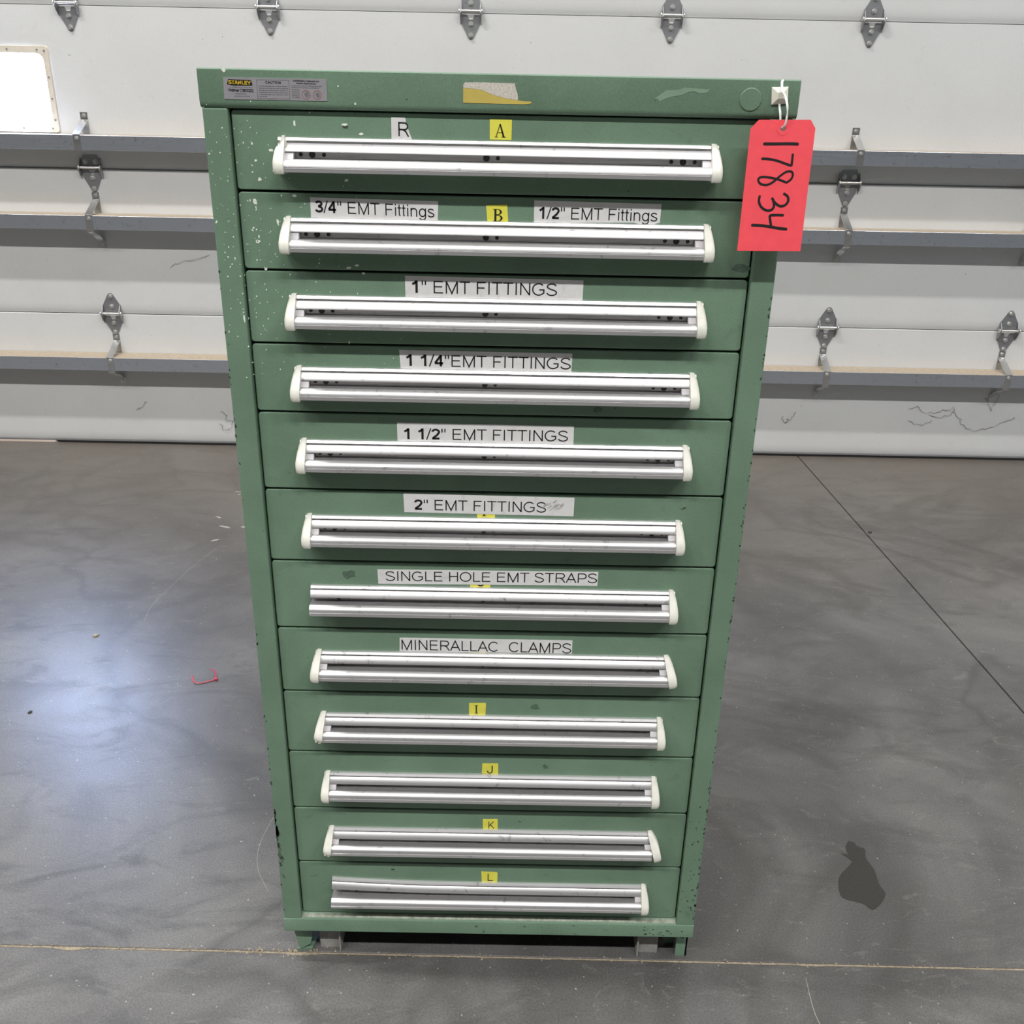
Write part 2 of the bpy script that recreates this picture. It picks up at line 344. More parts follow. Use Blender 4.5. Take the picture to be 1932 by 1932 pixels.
def ribbon(pts, h):
    P = [Vector((p[0], p[1])) for p in pts]; n = len(P); V = []
    closed = (P[0]-P[-1]).length < 1e-4
    for k in range(n):
        a = P[k-1] if k else (P[-2] if closed else None); c = P[k+1] if k < n-1 else (P[1] if closed else None)
        d1 = (P[k]-a).normalized() if a is not None else None; d2 = (c-P[k]).normalized() if c is not None else None
        if d1 is None: d1 = d2
        if d2 is None: d2 = d1
        n1 = Vector((-d1.y, d1.x)); n2 = Vector((-d2.y, d2.x)); m_ = n1+n2
        m_ = n1 if m_.length < 1e-3 else m_.normalized(); q = h/max(0.38, m_.dot(n1))
        V += [P[k]+m_*q, P[k]-m_*q]
    return [(v_.x, v_.y) for v_ in V], [(2*k, 2*k+1, 2*k+3, 2*k+2) for k in range(n-1)]
CAPH = 1.0
def runs_geo(runs):
    """runs of (text, half stroke, gap before) laid one after the other"""
    V, F, x = [], [], 0.0
    for body, h, gap in runs:
        x += gap
        for ch in body:
            lines, adv = glyph(ch, h)
            for ln in lines:
                v_, f_ = ribbon(ln, h); o_ = len(V); V += [(a+x, b_) for a, b_ in v_]; F += [tuple(i_+o_ for i_ in q) for q in f_]
            x += adv
    mn = min(a for a, b_ in V); mx = max(a for a, b_ in V)
    return [(a-mn, b_) for a, b_ in V], F, mx-mn
def put_text(mb, runs, x0, z0, x1, z1, cap, y, mi=1):
    """lettering from baseline start (x0,z0) to baseline end (x1,z1) with cap height cap, on the plane y"""
    V, F, wd = runs_geo(runs)
    mb.add([(x0 + (x1-x0)*a/wd, y, z0 + (z1-z0)*a/wd + cap*b_) for a, b_ in V], F, mi)

# ================================================================== THE SETTING
# floor: four slabs over a joint bed
floor = empty('floor'); tag(floor, kind='structure')
FX0, FX1, FY0, FY1 = -9.0, 9.0, -12.0, YD + 0.16
def jy(x): return 0.0062 - 0.0075*x           # cross joint line
def jx(y): return 1.468 - 0.0297*y            # lengthwise joint line
hw = 0.0028; hx = 0.0026
def slab(poly):
    mb = MB(); mb.prism([(x, y, -0.15) for x, y in poly], (0, 0, 0.15)); mb.build('slab', M['concrete'], floor, bevel=0.0012, seg=1)
slab([(FX0, jy(FX0)+hw), (jx(jy(1.4))-hx, jy(1.46)+hw), (jx(FY1)-hx, FY1), (FX0, FY1)])
slab([(jx(jy(1.4))+hx, jy(1.47)+hw), (FX1, jy(FX1)+hw), (FX1, FY1), (jx(FY1)+hx, FY1)])
slab([(FX0, FY0), (jx(FY0)-hx, FY0), (jx(jy(1.4))-hx, jy(1.46)-hw), (FX0, jy(FX0)-hw)])
slab([(jx(FY0)+hx, FY0), (FX1, FY0), (FX1, jy(FX1)-hw), (jx(jy(1.4))+hx, jy(1.47)-hw)])
mb = MB(); mb.prism([(FX0, jy(FX0)-hw, -0.15), (FX1, jy(FX1)-hw, -0.15), (FX1, jy(FX1)+hw, -0.15), (FX0, jy(FX0)+hw, -0.15)], (0, 0, 0.1476))
# spalled tan edge of the cross joint
E = []
x = -1.5
pts = []
while x < 1.6:
    pts.append((x, jy(x) - hw - abs(rnd.gauss(0, 0.0007)))); x += rnd.uniform(0.008, 0.03)
chips = [(-0.80, 0.03, 0.006), (-0.36, 0.05, 0.004), (0.62, 0.03, 0.002)]
outl = []
for px, py in pts:
    e = sum(dd*max(0, 1-abs(px-cx)/ww) for cx, ww, dd in chips)
    outl.append((px, py - e))
mb.build('joint_filler', M['joint_tan'], floor)
mb = MB(); mb.prism([(px, py, 0.0002) for px, py in outl] + [(outl[-1][0], jy(outl[-1][0])-hw+0.0004, 0.0002), (outl[0][0], jy(outl[0][0])-hw+0.0004, 0.0002)], (0, 0, 0.0004))
mb.build('spalled_edge', M['joint_tan'], floor)
mb = MB(); mb.prism([(jx(FY0)-hx, FY0, -0.15), (jx(FY0)+hx, FY0, -0.15), (jx(FY1)+hx, FY1, -0.15), (jx(FY1)-hx, FY1, -0.15)], (0, 0, 0.144))
mb.build('joint_filler', M['joint_dark'], floor)
# crumbs of broken filler along the cross joint
mb = MB()
for k in range(210):
    cx = rnd.uniform(-0.95, 0.95) if k % 3 else rnd.gauss(-0.40, 0.035); cy = jy(cx) + rnd.gauss(0, 0.0035 if k % 3 else 0.007); r_ = rnd.uniform(0.0006, 0.0022)
    bl = blob(cx, cy, r_*1.3, r_, 6, rnd.uniform(0, 3), 0.35)
    mb.loft([[(x, y, 0.0001) for x, y in bl], [(cx+(x-cx)*0.6, cy+(y-cy)*0.6, r_*0.8) for x, y in bl]])
o = mb.build('joint_crumbs', M['joint_tan'], floor); tag(o, kind='stuff')
# worn white paint marks on the concrete
mb = MB()
for k in range(26):
    cx, cy = rnd.gauss(-0.93, 0.14), rnd.gauss(2.02, 0.16)
    if cx > -0.62: cx = -0.95
    mb.prism([(x, y, 0.0002) for x, y in blob(cx, cy, rnd.uniform(0.006, 0.026), rnd.uniform(0.004, 0.012), 8, rnd.uniform(-0.5, 0.8), 0.45)], (0, 0, 0.0003))
for k in range(70):
    cx, cy = rnd.uniform(-2.2, 2.2), rnd.uniform(-0.35, 2.6)
    if -0.4 < cx < 0.4 and cy > 0: continue
    r_ = rnd.uniform(0.0008, 0.0022)
    mb.prism([(x, y, 0.0002) for x, y in blob(cx, cy, r_*1.5, r_, 6, rnd.uniform(0, 3))], (0, 0, 0.0003))
o = mb.build('paint_marks', M['chip'], floor); tag(o, kind='stuff')
# hairline scratches in the floor
for pts in ([(-1.04, 1.78), (-1.08, 1.62), (-1.10, 1.5), (-1.12, 1.36), (-1.11, 1.26)], [(-0.43, 0.62), (-0.48, 0.47), (-0.51, 0.32), (-0.50, 0.23), (-0.46, 0.16)], [(0.60, -0.03), (0.595, -0.10), (0.60, -0.16), (0.585, -0.23), (0.58, -0.3)]):
    MB().tube([(p.x, p.y, 0.0002) for p in smooth_line([(a, b_, 0) for a, b_ in pts])], 0.0005, 4, flat=0.3).build('scratch', M['chip'], floor)

def wall(name, boxes, mat=None):
    mb = MB()
    for bx in boxes: mb.box(*bx)
    return tag(mb.build(name, mat or M['wall']), kind='structure')
DX0, DX1, DZ1 = -4.15, 4.62, 4.27
CZ = LAMP_Z + 0.185
wall('wall_back', [(FX0, DX0, YD, YD+0.2, 0, CZ), (DX1, FX1, YD, YD+0.2, 0, CZ), (DX0, DX1, YD, YD+0.2, DZ1, CZ)])
wall('wall_left', [(FX0-0.2, FX0, FY0-0.2, YD+0.2, -0.1, CZ)])
RWY0, RWY1, RWZ0, RWZ1 = -2.2, 2.2, 0.5, 3.2
wall('wall_right', [(FX1, FX1+0.2, FY0-0.2, RWY0, -0.1, CZ), (FX1, FX1+0.2, RWY1, YD+0.2, -0.1, CZ), (FX1, FX1+0.2, RWY0, RWY1, -0.1, RWZ0), (FX1, FX1+0.2, RWY0, RWY1, RWZ1, CZ)])
wall('wall_front', [(FX0, FX1, FY0-0.2, FY0, -0.1, CZ)])
wall('ceiling', [(FX0-0.2, FX1+0.2, FY0-0.2, YD+0.2, CZ, CZ+0.15)], M['roof'])
mb = MB(); mb.box(FX1+0.08, FX1+0.1, RWY0, RWY1, RWZ0, RWZ1); win = tag(mb.build('window_2', M['pane_side']), kind='structure')
mb = MB()
for y in (RWY0, -0.02, RWY1-0.06): mb.box(FX1+0.02, FX1+0.12, y, y+0.06, RWZ0, RWZ1)
for z in (RWZ0, RWZ1-0.06): mb.box(FX1+0.02, FX1+0.12, RWY0, RWY1, z, z+0.06)
mb.build('window_frame', M['wall'], win)
mb = MB(); mb.box(FX0, FX1, YD+0.17, YD+8, -0.16, -0.03); tag(mb.build('apron', M['apron']), kind='structure')

# ------------------------------------------------------------------ sectional door
door = empty('door_1', (0, 0, 0)); tag(door, 'white insulated sectional overhead door with aluminium struts', kind='structure')
SH = 0.6096
def section(k):
    z0, z1 = SH*k + (0.014 if k == 0 else 0.0020), SH*(k+1) - 0.0016
    prof = [(YD+0.05, z0 + (0.013 if k else 0)), (YD+0.018, z0 + (0.013 if k else 0)), (YD+0.018, z0), (YD+0.0085, z0), (YD+0.0055, z0+0.006), (YD+0.002, z0+0.022), (YD, z0+0.045), (YD, z1-0.0008), (YD+0.0008, z1), (YD+0.0195, z1), (YD+0.0195, z1+0.012), (YD+0.05, z1+0.012)]
    mb = MB()
    x0 = DX0; x1 = DX1
    mb.prism([(x0, y, z) for y, z in prof], (x1-x0, 0, 0))
    return mb.build('door_section', M['door'], door, smooth=20)
WX0, WX1, WZ0, WZ1 = -2.455, -1.882, 1.387, 1.654     # daylight opening in section 2
for k in range(7):
    o = section(k)
# bottom seal: starts where daylight leaks at the left
mb = MB()
mb.prism([(-2.10, YD+0.004, 0.0), (-2.10, YD+0.045, 0.0), (-2.13, YD+0.045, 0.014), (-2.13, YD+0.004, 0.014)], (DX1+2.10, 0, 0))
mb.build('bottom_seal', M['rubber'], door, bevel=0.003)
mb = MB(); mb.box(DX0, DX1, YD-0.003, YD+0.003, 0.0125, 0.0175); mb.build('bottom_retainer', M['zinc'], door)
# window in the second section from the top of the picture
mb = MB(); out = rrect(WX0-0.03, WX1+0.024, WZ0-0.03, WZ1+0.028, 0.012, 3); inn = rrect(WX0, WX1, WZ0, WZ1, 0.028, 3)
n = len(out)
for y, flip in ((YD-0.009, 0),):
    vs = [(x, YD-0.001, z) for x, z in out] + [(x, YD-0.008, z) for x, z in [(a*0.99+(WX0+WX1)/2*0.01, b_*0.985+(WZ0+WZ1)/2*0.015) for a, b_ in out]] + [(x, YD-0.008, z) for x, z in inn] + [(x, YD-0.0006, z) for x, z in inn]
    fs = []
    for r_ in range(3):
        for i in range(n): fs.append((r_*n+i, r_*n+(i+1) % n, (r_+1)*n+(i+1) % n, (r_+1)*n+i))
    mb.add(vs, fs)
wf = mb.build('window_frame', M['frame'], door, smooth=35)
mb = MB(); mb.xz(rrect(WX0-0.001, WX1+0.001, WZ0-0.001, WZ1+0.001, 0.028, 3), YD-0.003, YD-0.0008); mb.build('pane', M['pane'], wf)
sm = MB().cyl((0, 0, 0), (0, -1, 0), 0.0035, 0.003, 8).mesh('frame_screw', [M['zinc']])
for x, z in [(WX1+0.011, WZ0+0.02), (WX1+0.011, WZ0+0.10), (WX1+0.011, WZ0+0.18), (WX1+0.008, WZ1+0.01)] + [(WX1-0.02-0.12*i, WZ1+0.013) for i in range(5)] + [(WX1-0.005-0.12*i, WZ0-0.013) for i in range(5)]:
    link('frame_screw', sm, wf, loc=(x, YD-0.008, z))

# hinges -------------------------------------------------------------
COLS = [-2.552, -1.755, -0.962, -0.164, 0.630, 1.4245, 2.232, 3.03]
def bolt_mesh():
    mb = MB(); mb.cyl((0, 0, 0), (0, -1, 0), 0.0105, 0.0025, 14); mb.cyl((0, -0.0025, 0), (0, -1, 0), 0.0068, 0.006, 6)
    return mb.mesh('bolt', [M['zinc_light']])
BOLT = bolt_mesh()
def hinge_meshes(kind):
    t = 0.003
    if kind == 'kite':
        up_ = [(-0.011, 0.086), (-0.005, 0.091), (0.005, 0.091), (0.011, 0.086), (0.036, 0.042), (0.036, 0.008), (-0.036, 0.008), (-0.036, 0.042)]
    else:
        up_ = [(-0.030, 0.053), (0.030, 0.053), (0.040, 0.030), (0.040, 0.006), (-0.040, 0.006), (-0.040, 0.030)]
    lo_ = [(-0.038, -0.008), (-0.014, -0.008), (-0.007, -0.024), (0.007, -0.024), (0.014, -0.008), (0.038, -0.008), (0.038, -0.034), (0.011, -0.088), (0.005, -0.094), (-0.005, -0.094), (-0.011, -0.088), (-0.038, -0.034)]
    mb = MB(); mb.xz(up_, -0.001, -0.001-t); mb.xz(lo_, -0.001, -0.001-t)
    for s in (-1, 1):                                   # folded ears that carry the pin
        xo = 0.0365*s if kind == 'kite' else 0.0405*s
        ear = [(-0.002, 0.042), (-0.012, 0.034), (-0.026, 0.012), (-0.030, 0.0), (-0.026, -0.010), (-0.002, -0.030)]
        mb.prism([(xo, y, z) for y, z in ear], (0.0025*s, 0, 0))
        ear2 = [(-0.002, 0.020), (-0.028, 0.008), (-0.030, -0.004), (-0.020, -0.026), (-0.002, -0.042)]
        mb.prism([(xo+0.003*s, y, z) for y, z in ear2], (0.0025*s, 0, 0))
    leaf = mb.mesh('hinge', [M['zinc']])
    pin = MB(); pin.cyl((-0.046, -0.021, 0.004), (1, 0, 0), 0.0055, 0.092, 12)
    for s in (-1, 1): pin.cyl((0.0425*s, -0.021, 0.004), (s, 0, 0), 0.0095, 0.004, 14)
    return leaf, pin.mesh('pin', [M['zinc_light']])
HK = hinge_meshes('kite'); HS = hinge_meshes('short')
for k in (1, 2, 3):
    for x in COLS:
        leaf, pin = HS if k == 2 else HK
        h = link('hinge', leaf, door, loc=(x, YD, SH*k + 0.002)); p = link('pin', pin, h, smooth=40)
        bl = [(0, 0.078), (0, 0.033), (0, -0.081), (0, -0.040)] if k != 2 else [(-0.021, 0.026), (0.021, 0.026), (0, -0.081), (0, -0.038)]
        for bx, bz in bl: link('bolt', BOLT, h, loc=(bx, -0.004, bz))
# struts with their strap brackets ------------------------------------
RAILS = [(1.297, 1.3545), (0.9845, 1.0415), (0.378, 0.4365)]
PR = 0.102
def strut(z0, z1):
    t = 0.003; dp = PR - 0.0015
    prof = [(PR, z0), (PR, z1), (PR-dp, z1), (PR-dp, z1-t), (PR-t, z1-t), (PR-t, z0+t), (PR-dp, z0+t), (PR-dp, z0)]
    mb = MB(); mb.prism([(DX0+0.1, YD-d, z) for d, z in prof], (DX1-DX0-0.2, 0, 0)); mb.m[3] = 1      # dust lies on the top leg
    return mb.build('strut', [M['rail'], M['strut_dust']], door, bevel=0.0012)
def strap_mesh(zh, low=True):
    """strap bracket: foot, sloping arm, face strap over the strut, return leg and lower foot"""
    w_ = 0.0145; t = 0.0022; h = zh/2
    path = [(0.002, 0.113), (0.002, 0.084), (PR+0.0012, h+0.0022), (PR+0.0012, -h-0.010), (0.050, -h-0.030), (0.006, -0.088), (0.002, -0.088), (0.002, -0.114)]
    if not low: path = path[:3] + [(PR+0.0012, -h-0.002)]
    mb = MB()
    for i in range(len(path)-1):
        (d0, a0), (d1, a1) = path[i], path[i+1]
        n_ = Vector((a1-a0, -(d1-d0))); n_ = n_.normalized()*t/2
        q = [(d0+n_.x, a0+n_.y), (d1+n_.x, a1+n_.y), (d1-n_.x, a1-n_.y), (d0-n_.x, a0-n_.y)]
        mb.prism([(-w_, -d, z) for d, z in q], (2*w_, 0, 0))
    # upright web behind the arm
    mb.prism([(-w_, -0.001, 0.084), (-w_, -0.001, h+0.004), (-w_, -0.0035, h+0.004), (-w_, -0.0035, 0.084)], (2*w_, 0, 0))
    return mb.mesh('strut_bracket', [M['bracket']])
SM = strap_mesh(0.058); SMT = strap_mesh(0.058, False)
small_bolt = MB().cyl((0, 0, 0), (0, -1, 0), 0.0085, 0.002, 12).cyl((0, -0.002, 0), (0, -1, 0), 0.0055, 0.005, 6).mesh('bolt', [M['zinc_light']])
for z0, z1 in RAILS:
    strut(z0, z1); zc = (z0+z1)/2
    for x in COLS:
        br = link('strut_bracket', SMT if z0 > 1.2 else SM, door, loc=(x, YD, zc))
        for d, z in ((0.003, 0.100), (PR+0.0023, 0.017), (0.003, -0.102))[:2 if z0 > 1.2 else 3]: link('bolt', small_bolt, br, loc=(0, -d, z))
# dusty cobweb strands
def web(lines, r_=0.0007):
    mb = MB()
    for pts in lines: mb.tube([p + Vector((rnd.gauss(0, 0.004), 0, rnd.gauss(0, 0.004))) for p in smooth_line([(x, YD-0.003-0.002*((i*7) % 3), z) for i, (x, z) in enumerate(pts)], 4)], lambda t: r_*(0.6+0.9*abs(math.sin(9*t))), 4)
    o = mb.build('cobweb', M['cobweb'], door); tag(o, kind='stuff')
web([[(1.86, 0.245), (1.905, 0.252), (1.925, 0.23), (1.98, 0.225), (2.03, 0.238), (2.06, 0.255), (2.075, 0.225), (2.11, 0.20)], [(1.96, 0.222), (2.0, 0.205), (2.05, 0.215), (2.07, 0.235)], [(2.1, 0.2), (2.14, 0.16), (2.19, 0.145), (2.25, 0.16), (2.31, 0.19), (2.36, 0.21)],
     [(2.26, 0.32), (2.25, 0.28), (2.235, 0.235)], [(2.2, 0.305), (2.225, 0.27), (2.24, 0.25)], [(1.87, 0.18), (1.93, 0.17), (1.97, 0.19)]])
web([[(1.345, 0.215), (1.325, 0.195), (1.31, 0.175), (1.30, 0.165)], [(1.285, 0.20), (1.28, 0.18), (1.30, 0.165), (1.31, 0.18)]])
web([[(-1.32, 0.17), (-1.29, 0.15), (-1.30, 0.125), (-1.27, 0.12)], [(-1.33, 0.11), (-1.31, 0.085), (-1.28, 0.09), (-1.27, 0.12)], [(-1.27, 0.12), (-1.25, 0.135)]])
web([[(-1.66, 0.21), (-1.69, 0.185), (-1.71, 0.17)], [(-1.47, 0.82), (-1.42, 0.85), (-1.36, 0.855), (-1.30, 0.875)]], 0.0006)

# ------------------------------------------------------------------ ceiling strip lights
lm = MB(); lm.prism([(-1.25, -0.12, 0.05), (-1.25, 0.12, 0.05), (-1.25, 0.06, 0.16), (-1.25, -0.06, 0.16)], (2.5, 0, 0))
LH = lm.mesh('housing', [M['lampcase']]); LDf = MB().box(-1.22, 1.22, -0.10, 0.10, 0.03, 0.052).mesh('diffuser', [M['diffuser']])
for ri, (ly, lamps) in enumerate(LAMP_ROWS):
    for li, (lx, fac) in enumerate(lamps):
        t = empty('strip_light', (lx, ly, LAMP_Z))
        tag(t, ['leftmost', 'second from left', 'third from left', 'rightmost'][li] + ' long white ceiling light in the ' + ['row over the cabinet', 'row in front of the cabinet', 'rearmost row, added as unseen fill'][ri], 'ceiling light', 'linear ceiling lights ' + ['over the cabinet', 'in front of the cabinet', 'added as unseen fill at the rear'][ri])
        link('housing', LH, t); link('diffuser', LDf, t)
        L = bpy.data.lights.new('strip_lamp', 'AREA'); L.shape = 'RECTANGLE'; L.size = 2.44; L.size_y = 0.2; L.energy = LAMP_W*fac; L.color = (1.0, 0.99, 0.98)
        lo = bpy.data.objects.new('strip_lamp', L); C.objects.link(lo); lo.parent = t; lo.location = (0, 0, 0.02)

# ================================================================== THE CABINET
cab = empty('drawer_cabinet', (0, 0.35, 0))
tag(cab, 'tall green steel cabinet with twelve shallow drawers and aluminium handles', 'cabinet')
def cpart(mb, name, mat, **k):
    for i, p in enumerate(mb.v): mb.v[i] = (p[0], p[1]-0.35, p[2])
    return mb.build(name, mat, cab, **k)
FY = -0.008                                  # face of posts, top and base
HWC = 0.3815; DEP = 0.705
mb = MB(); mb.box(-HWC, -HWC+0.003, FY+0.001, DEP, 0.086, 1.496); cpart(mb, 'side_panel', M['green'])
mb = MB(); mb.box(HWC-0.003, HWC, FY+0.001, DEP, 0.086, 1.496); cpart(mb, 'side_panel', M['green'])
mb = MB(); mb.box(-HWC+0.003, HWC-0.003, DEP-0.003, DEP, 0.086, 1.496); cpart(mb, 'back_panel', M['green'])
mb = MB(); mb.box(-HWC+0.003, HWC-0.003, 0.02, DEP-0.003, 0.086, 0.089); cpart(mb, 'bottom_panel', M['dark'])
for s in (-1, 1):
    mb = MB(); xa, xb = sorted((0.3492*s, HWC*s)); mb.box(xa, xb, FY, 0.03, 0.1050, 1.4945); cpart(mb, 'front_post', M['green'], bevel=0.0016)
# top pan with a rolled lower edge
prof = [(FY-0.001, 1.5402), (FY-0.0012, 1.502), (FY+0.0002, 1.4975), (FY+0.003, 1.4950), (FY+0.010, 1.4945), (0.022, 1.4945), (0.022, 1.4985), (DEP+0.002, 1.4985), (DEP+0.002, 1.5402), (DEP, 1.5415), (FY+0.0005, 1.5415)]
mb = MB(); mb.prism([(-0.3835, y, z) for y, z in prof], (0.767, 0, 0)); cpart(mb, 'top_panel', M['green'], smooth=35, bevel=0.0007)
prof = [(FY-0.001, 0.0750), (FY-0.001, 0.1025), (FY-0.0002, 0.1042), (0.002, 0.1128), (0.03, 0.1128), (0.03, 0.108), (0.004, 0.108), (FY+0.004, 0.100), (FY+0.004, 0.0750)]
mb = MB(); mb.prism([(-0.3825, y, z) for y, z in prof], (0.765, 0, 0)); cpart(mb, 'base_rail', M['green'], smooth=30, bevel=0.0006)
mb = MB(); mb.prism([(-0.3485, FY+0.0018, 0.1058), (-0.3485, -0.0006, 0.1115), (-0.3485, -0.0006, 0.1109), (-0.3485, FY+0.0018, 0.1052)], (0.697, 0, 0)); cpart(mb, 'dust_strip', M['dust'])
# knock-out disc and brushed touch-up on the top pan
yT = FY-0.0012
mb = MB(); mb.cyl((0.3213, yT+0.002, 1.5172), (0, -1, 0), 0.0142, 0.0032, 40, 0, 0.0136); cpart(mb, 'knockout_disc', M['green'], smooth=40, bevel=0.0006)
mb = MB()
mb.xz([(0.198, 1.516), (0.206, 1.521), (0.213, 1.526), (0.226, 1.5265), (0.236, 1.5295), (0.246, 1.529), (0.258, 1.5285), (0.268, 1.528), (0.266, 1.5245), (0.257, 1.523), (0.248, 1.5255), (0.240, 1.524), (0.233, 1.5205), (0.222, 1.519), (0.212, 1.516), (0.205, 1.5125), (0.203, 1.516)], yT+0.0004, yT-0.00018)
cpart(mb, 'touch_up_smear', M['green_light'])
# half peeled tape
mb = MB()
mb.xz([(-0.0458, 1.5065), (0.032, 1.5062), (0.0405, 1.5072), (0.043, 1.5090), (0.0385, 1.5098), (0.034, 1.5095), (0.024, 1.5108), (0.008, 1.5128), (-0.008, 1.5165), (-0.020, 1.5212), (-0.032, 1.5232), (-0.0455, 1.5240)], yT+0.0004, yT-0.0004, 0)
mb.xz([(-0.0455, 1.5242), (-0.032, 1.5234), (-0.020, 1.5214), (-0.008, 1.5167), (0.008, 1.5130), (0.024, 1.5110), (0.0245, 1.514), (0.0235, 1.519), (0.0215, 1.524), (0.020, 1.5300), (0.0255, 1.5305), (-0.036, 1.5308), (-0.0435, 1.5302), (-0.0455, 1.5275)], yT+0.0004, yT-0.0003, 1)
cpart(mb, 'peeled_tape', [M['tape_y'], M['tape_g']])['label'] = 'half peeled yellow tape with torn grey paper'
# maker's plate
bx0, bx1, bz0, bz1 = -0.3512, -0.2193, 1.5052, 1.5310
def bp(u, t): return bx0 + (bx1-bx0)*u, bz0 + (bz1-bz0)*t
mb = MB(); mb.xz([(bx0+0.001, bz1), (bx1, bz1), (bx1, bz0), (bx0, bz0)], yT+0.0005, yT-0.0006, 0)
yb = yT-0.0009
def rect(u0, u1, t0, t1, mi, y=None):
    a, b_ = bp(u0, t0); c_, d_ = bp(u1, t1); y = yb if y is None else y
    mb.add([(a, y, b_), (c_, y, b_), (c_, y, d_), (a, y, d_)], [(0, 1, 2, 3)], mi)
q = [bp(0.04, 0.68), bp(0.055, 0.91), bp(0.275, 0.88), bp(0.285, 0.64), bp(0.10, 0.63)]
mb.add([(x, yb, z) for x, z in q], [tuple(range(5))], 1)
x0, z0 = bp(0.055, 0.69); x1, z1 = bp(0.272, 0.67); put_text(mb, [('STANLEY', 0.105, 0)], x0, z0, x1, z1, 0.0044, yb-0.0002, 2)
x0, z0 = bp(0.045, 0.37); x1, z1 = bp(0.29, 0.33); put_text(mb, [('Vidmar', 0.10, 0), ('Cabinets', 0.065, 0.25)], x0, z0, x1, z1, 0.0032, yb, 1)
rect(0.16, 0.29, 0.455, 0.475, 1)
def tiny(u0, u1, t, h=0.028, mi=3):
    u = u0
    while u < u1:
        l = rnd.uniform(0.008, 0.026); rect(u, min(u+l, u1), t, t+h*rnd.uniform(0.8, 1.2), mi); u += l + 0.006
tiny(0.06, 0.28, 0.54, 0.02); tiny(0.11, 0.22, 0.25); tiny(0.10, 0.25, 0.14)
for (u0, u1, t0, t1) in ((0.325, 0.64, 0.905, 0.918), (0.325, 0.64, 0.06, 0.073), (0.325, 0.329, 0.06, 0.918), (0.636, 0.64, 0.06, 0.918)): rect(u0, u1, t0, t1, 3)
x0, z0 = bp(0.41, 0.745); x1, z1 = bp(0.56, 0.745); put_text(mb, [('CAUTION', 0.085, 0)], x0, z0, x1, z1, 0.0029, yb, 1)
for k in range(6): tiny(0.345, 0.625 if k < 5 else 0.42, 0.62-0.095*k)
x0, z0 = bp(0.675, 0.86); x1, z1 = bp(0.93, 0.85); put_text(mb, [('WARNING-Cabinets for', 0.085, 0)], x0, z0, x1, z1, 0.0020, yb, 1)
x0, z0 = bp(0.71, 0.755); x1, z1 = bp(0.90, 0.745); put_text(mb, [('Mobile Applications', 0.085, 0)], x0, z0, x1, z1, 0.0018, yb, 1)
tiny(0.66, 0.95, 0.66); tiny(0.66, 0.93, 0.58)
for k in range(5): tiny(0.66, 0.735, 0.48-0.09*k)
for u in (0.795, 0.905):
    cx, cz = bp(u, 0.28); N = 20; rr = 0.0054
    vs = [(cx + q_*math.cos(2*math.pi*k/N), yb, cz + q_*math.sin(2*math.pi*k/N)) for q_ in (rr, rr*0.86) for k in range(N)]
    mb.add(vs, [(k, (k+1) % N, N+(k+1) % N, N+k) for k in range(N)], 4)
    mb.add([(cx-0.0022, yb, cz+0.001), (cx-0.0004, yb, cz-0.003), (cx+0.003, yb, cz-0.002), (cx+0.0026, yb, cz+0.0016), (cx+0.0004, yb, cz+0.003)], [(0, 1, 2, 3, 4)], 3)
cpart(mb, 'maker_plate', [M['badge'], M['ink'], M['badge_yellow'], M['badge_grey'], M['badge_red']])
# adhesive cable-tie mount
mb = MB(); mq = [(0.3464, 1.5322), (0.3672, 1.5330), (0.3690, 1.5136), (0.3484, 1.5114)]; mc = (0.3576, 1.5226)
base = [(x, yT+0.0005, z) for x, z in mq]; mid = [(x, yT-0.0022, z) for x, z in mq]; top = [(mc[0]+(x-mc[0])*0.35, yT-0.0065, mc[1]+(z-mc[1])*0.35) for x, z in mq]
mb.loft([base, mid, top]); cpart(mb, 'tie_mount', M['tie_mount'], bevel=0.0005)

# legs of the base ----------------------------------------------------
mb = MB()          # right leg: upright angle with a punched hole
yl = 0.0165; hole = [(0.3705 + 0.0048*math.cos(a), 0.056 + 0.0045*math.sin(a)) for a in [2*math.pi*k/12 for k in range(12)]]
mb.box(0.359, 0.3805, yl, yl+0.003, 0.0, 0.0440); mb.box(0.359, 0.3655, yl, yl+0.003, 0.044, 0.056); mb.box(0.3725, 0.3805, yl, yl+0.003, 0.044, 0.056); mb.box(0.359, 0.3805, yl, yl+0.003, 0.056, 0.0780)
mb.box(0.3775, 0.3805, yl, yl+0.06, 0.0, 0.078)
mb.prism([(0.326, yl+0.03, 0.078), (0.362, yl+0.03, 0.078), (0.362, yl+0.03, 0.0), (0.346, yl+0.03, 0.0), (0.336, yl+0.03, 0.02)], (0, 0.003, 0))
cpart(mb, 'leg', M['green'])
mb = MB()          # left leg: same angle, bent inwards at the foot
mb.prism([(-0.377, yl, 0.0780), (-0.346, yl, 0.0780), (-0.3385, yl-0.001, 0.034), (-0.3425, yl-0.003, 0.018), (-0.3620, yl-0.005, 0.007)], (0, 0.003, 0))
mb.prism([(-0.377, yl, 0.0780), (-0.377, yl+0.05, 0.0780), (-0.3620, yl+0.05, 0.0), (-0.3620, yl-0.005, 0.0)], (0.003, 0, 0))
mb.prism([(-0.368, yl-0.004, 0.0), (-0.340, yl-0.002, 0.0), (-0.334, yl+0.026, 0.0), (-0.364, yl+0.026, 0.0)], (0, 0, 0.006))
cpart(mb, 'leg', M['green'])
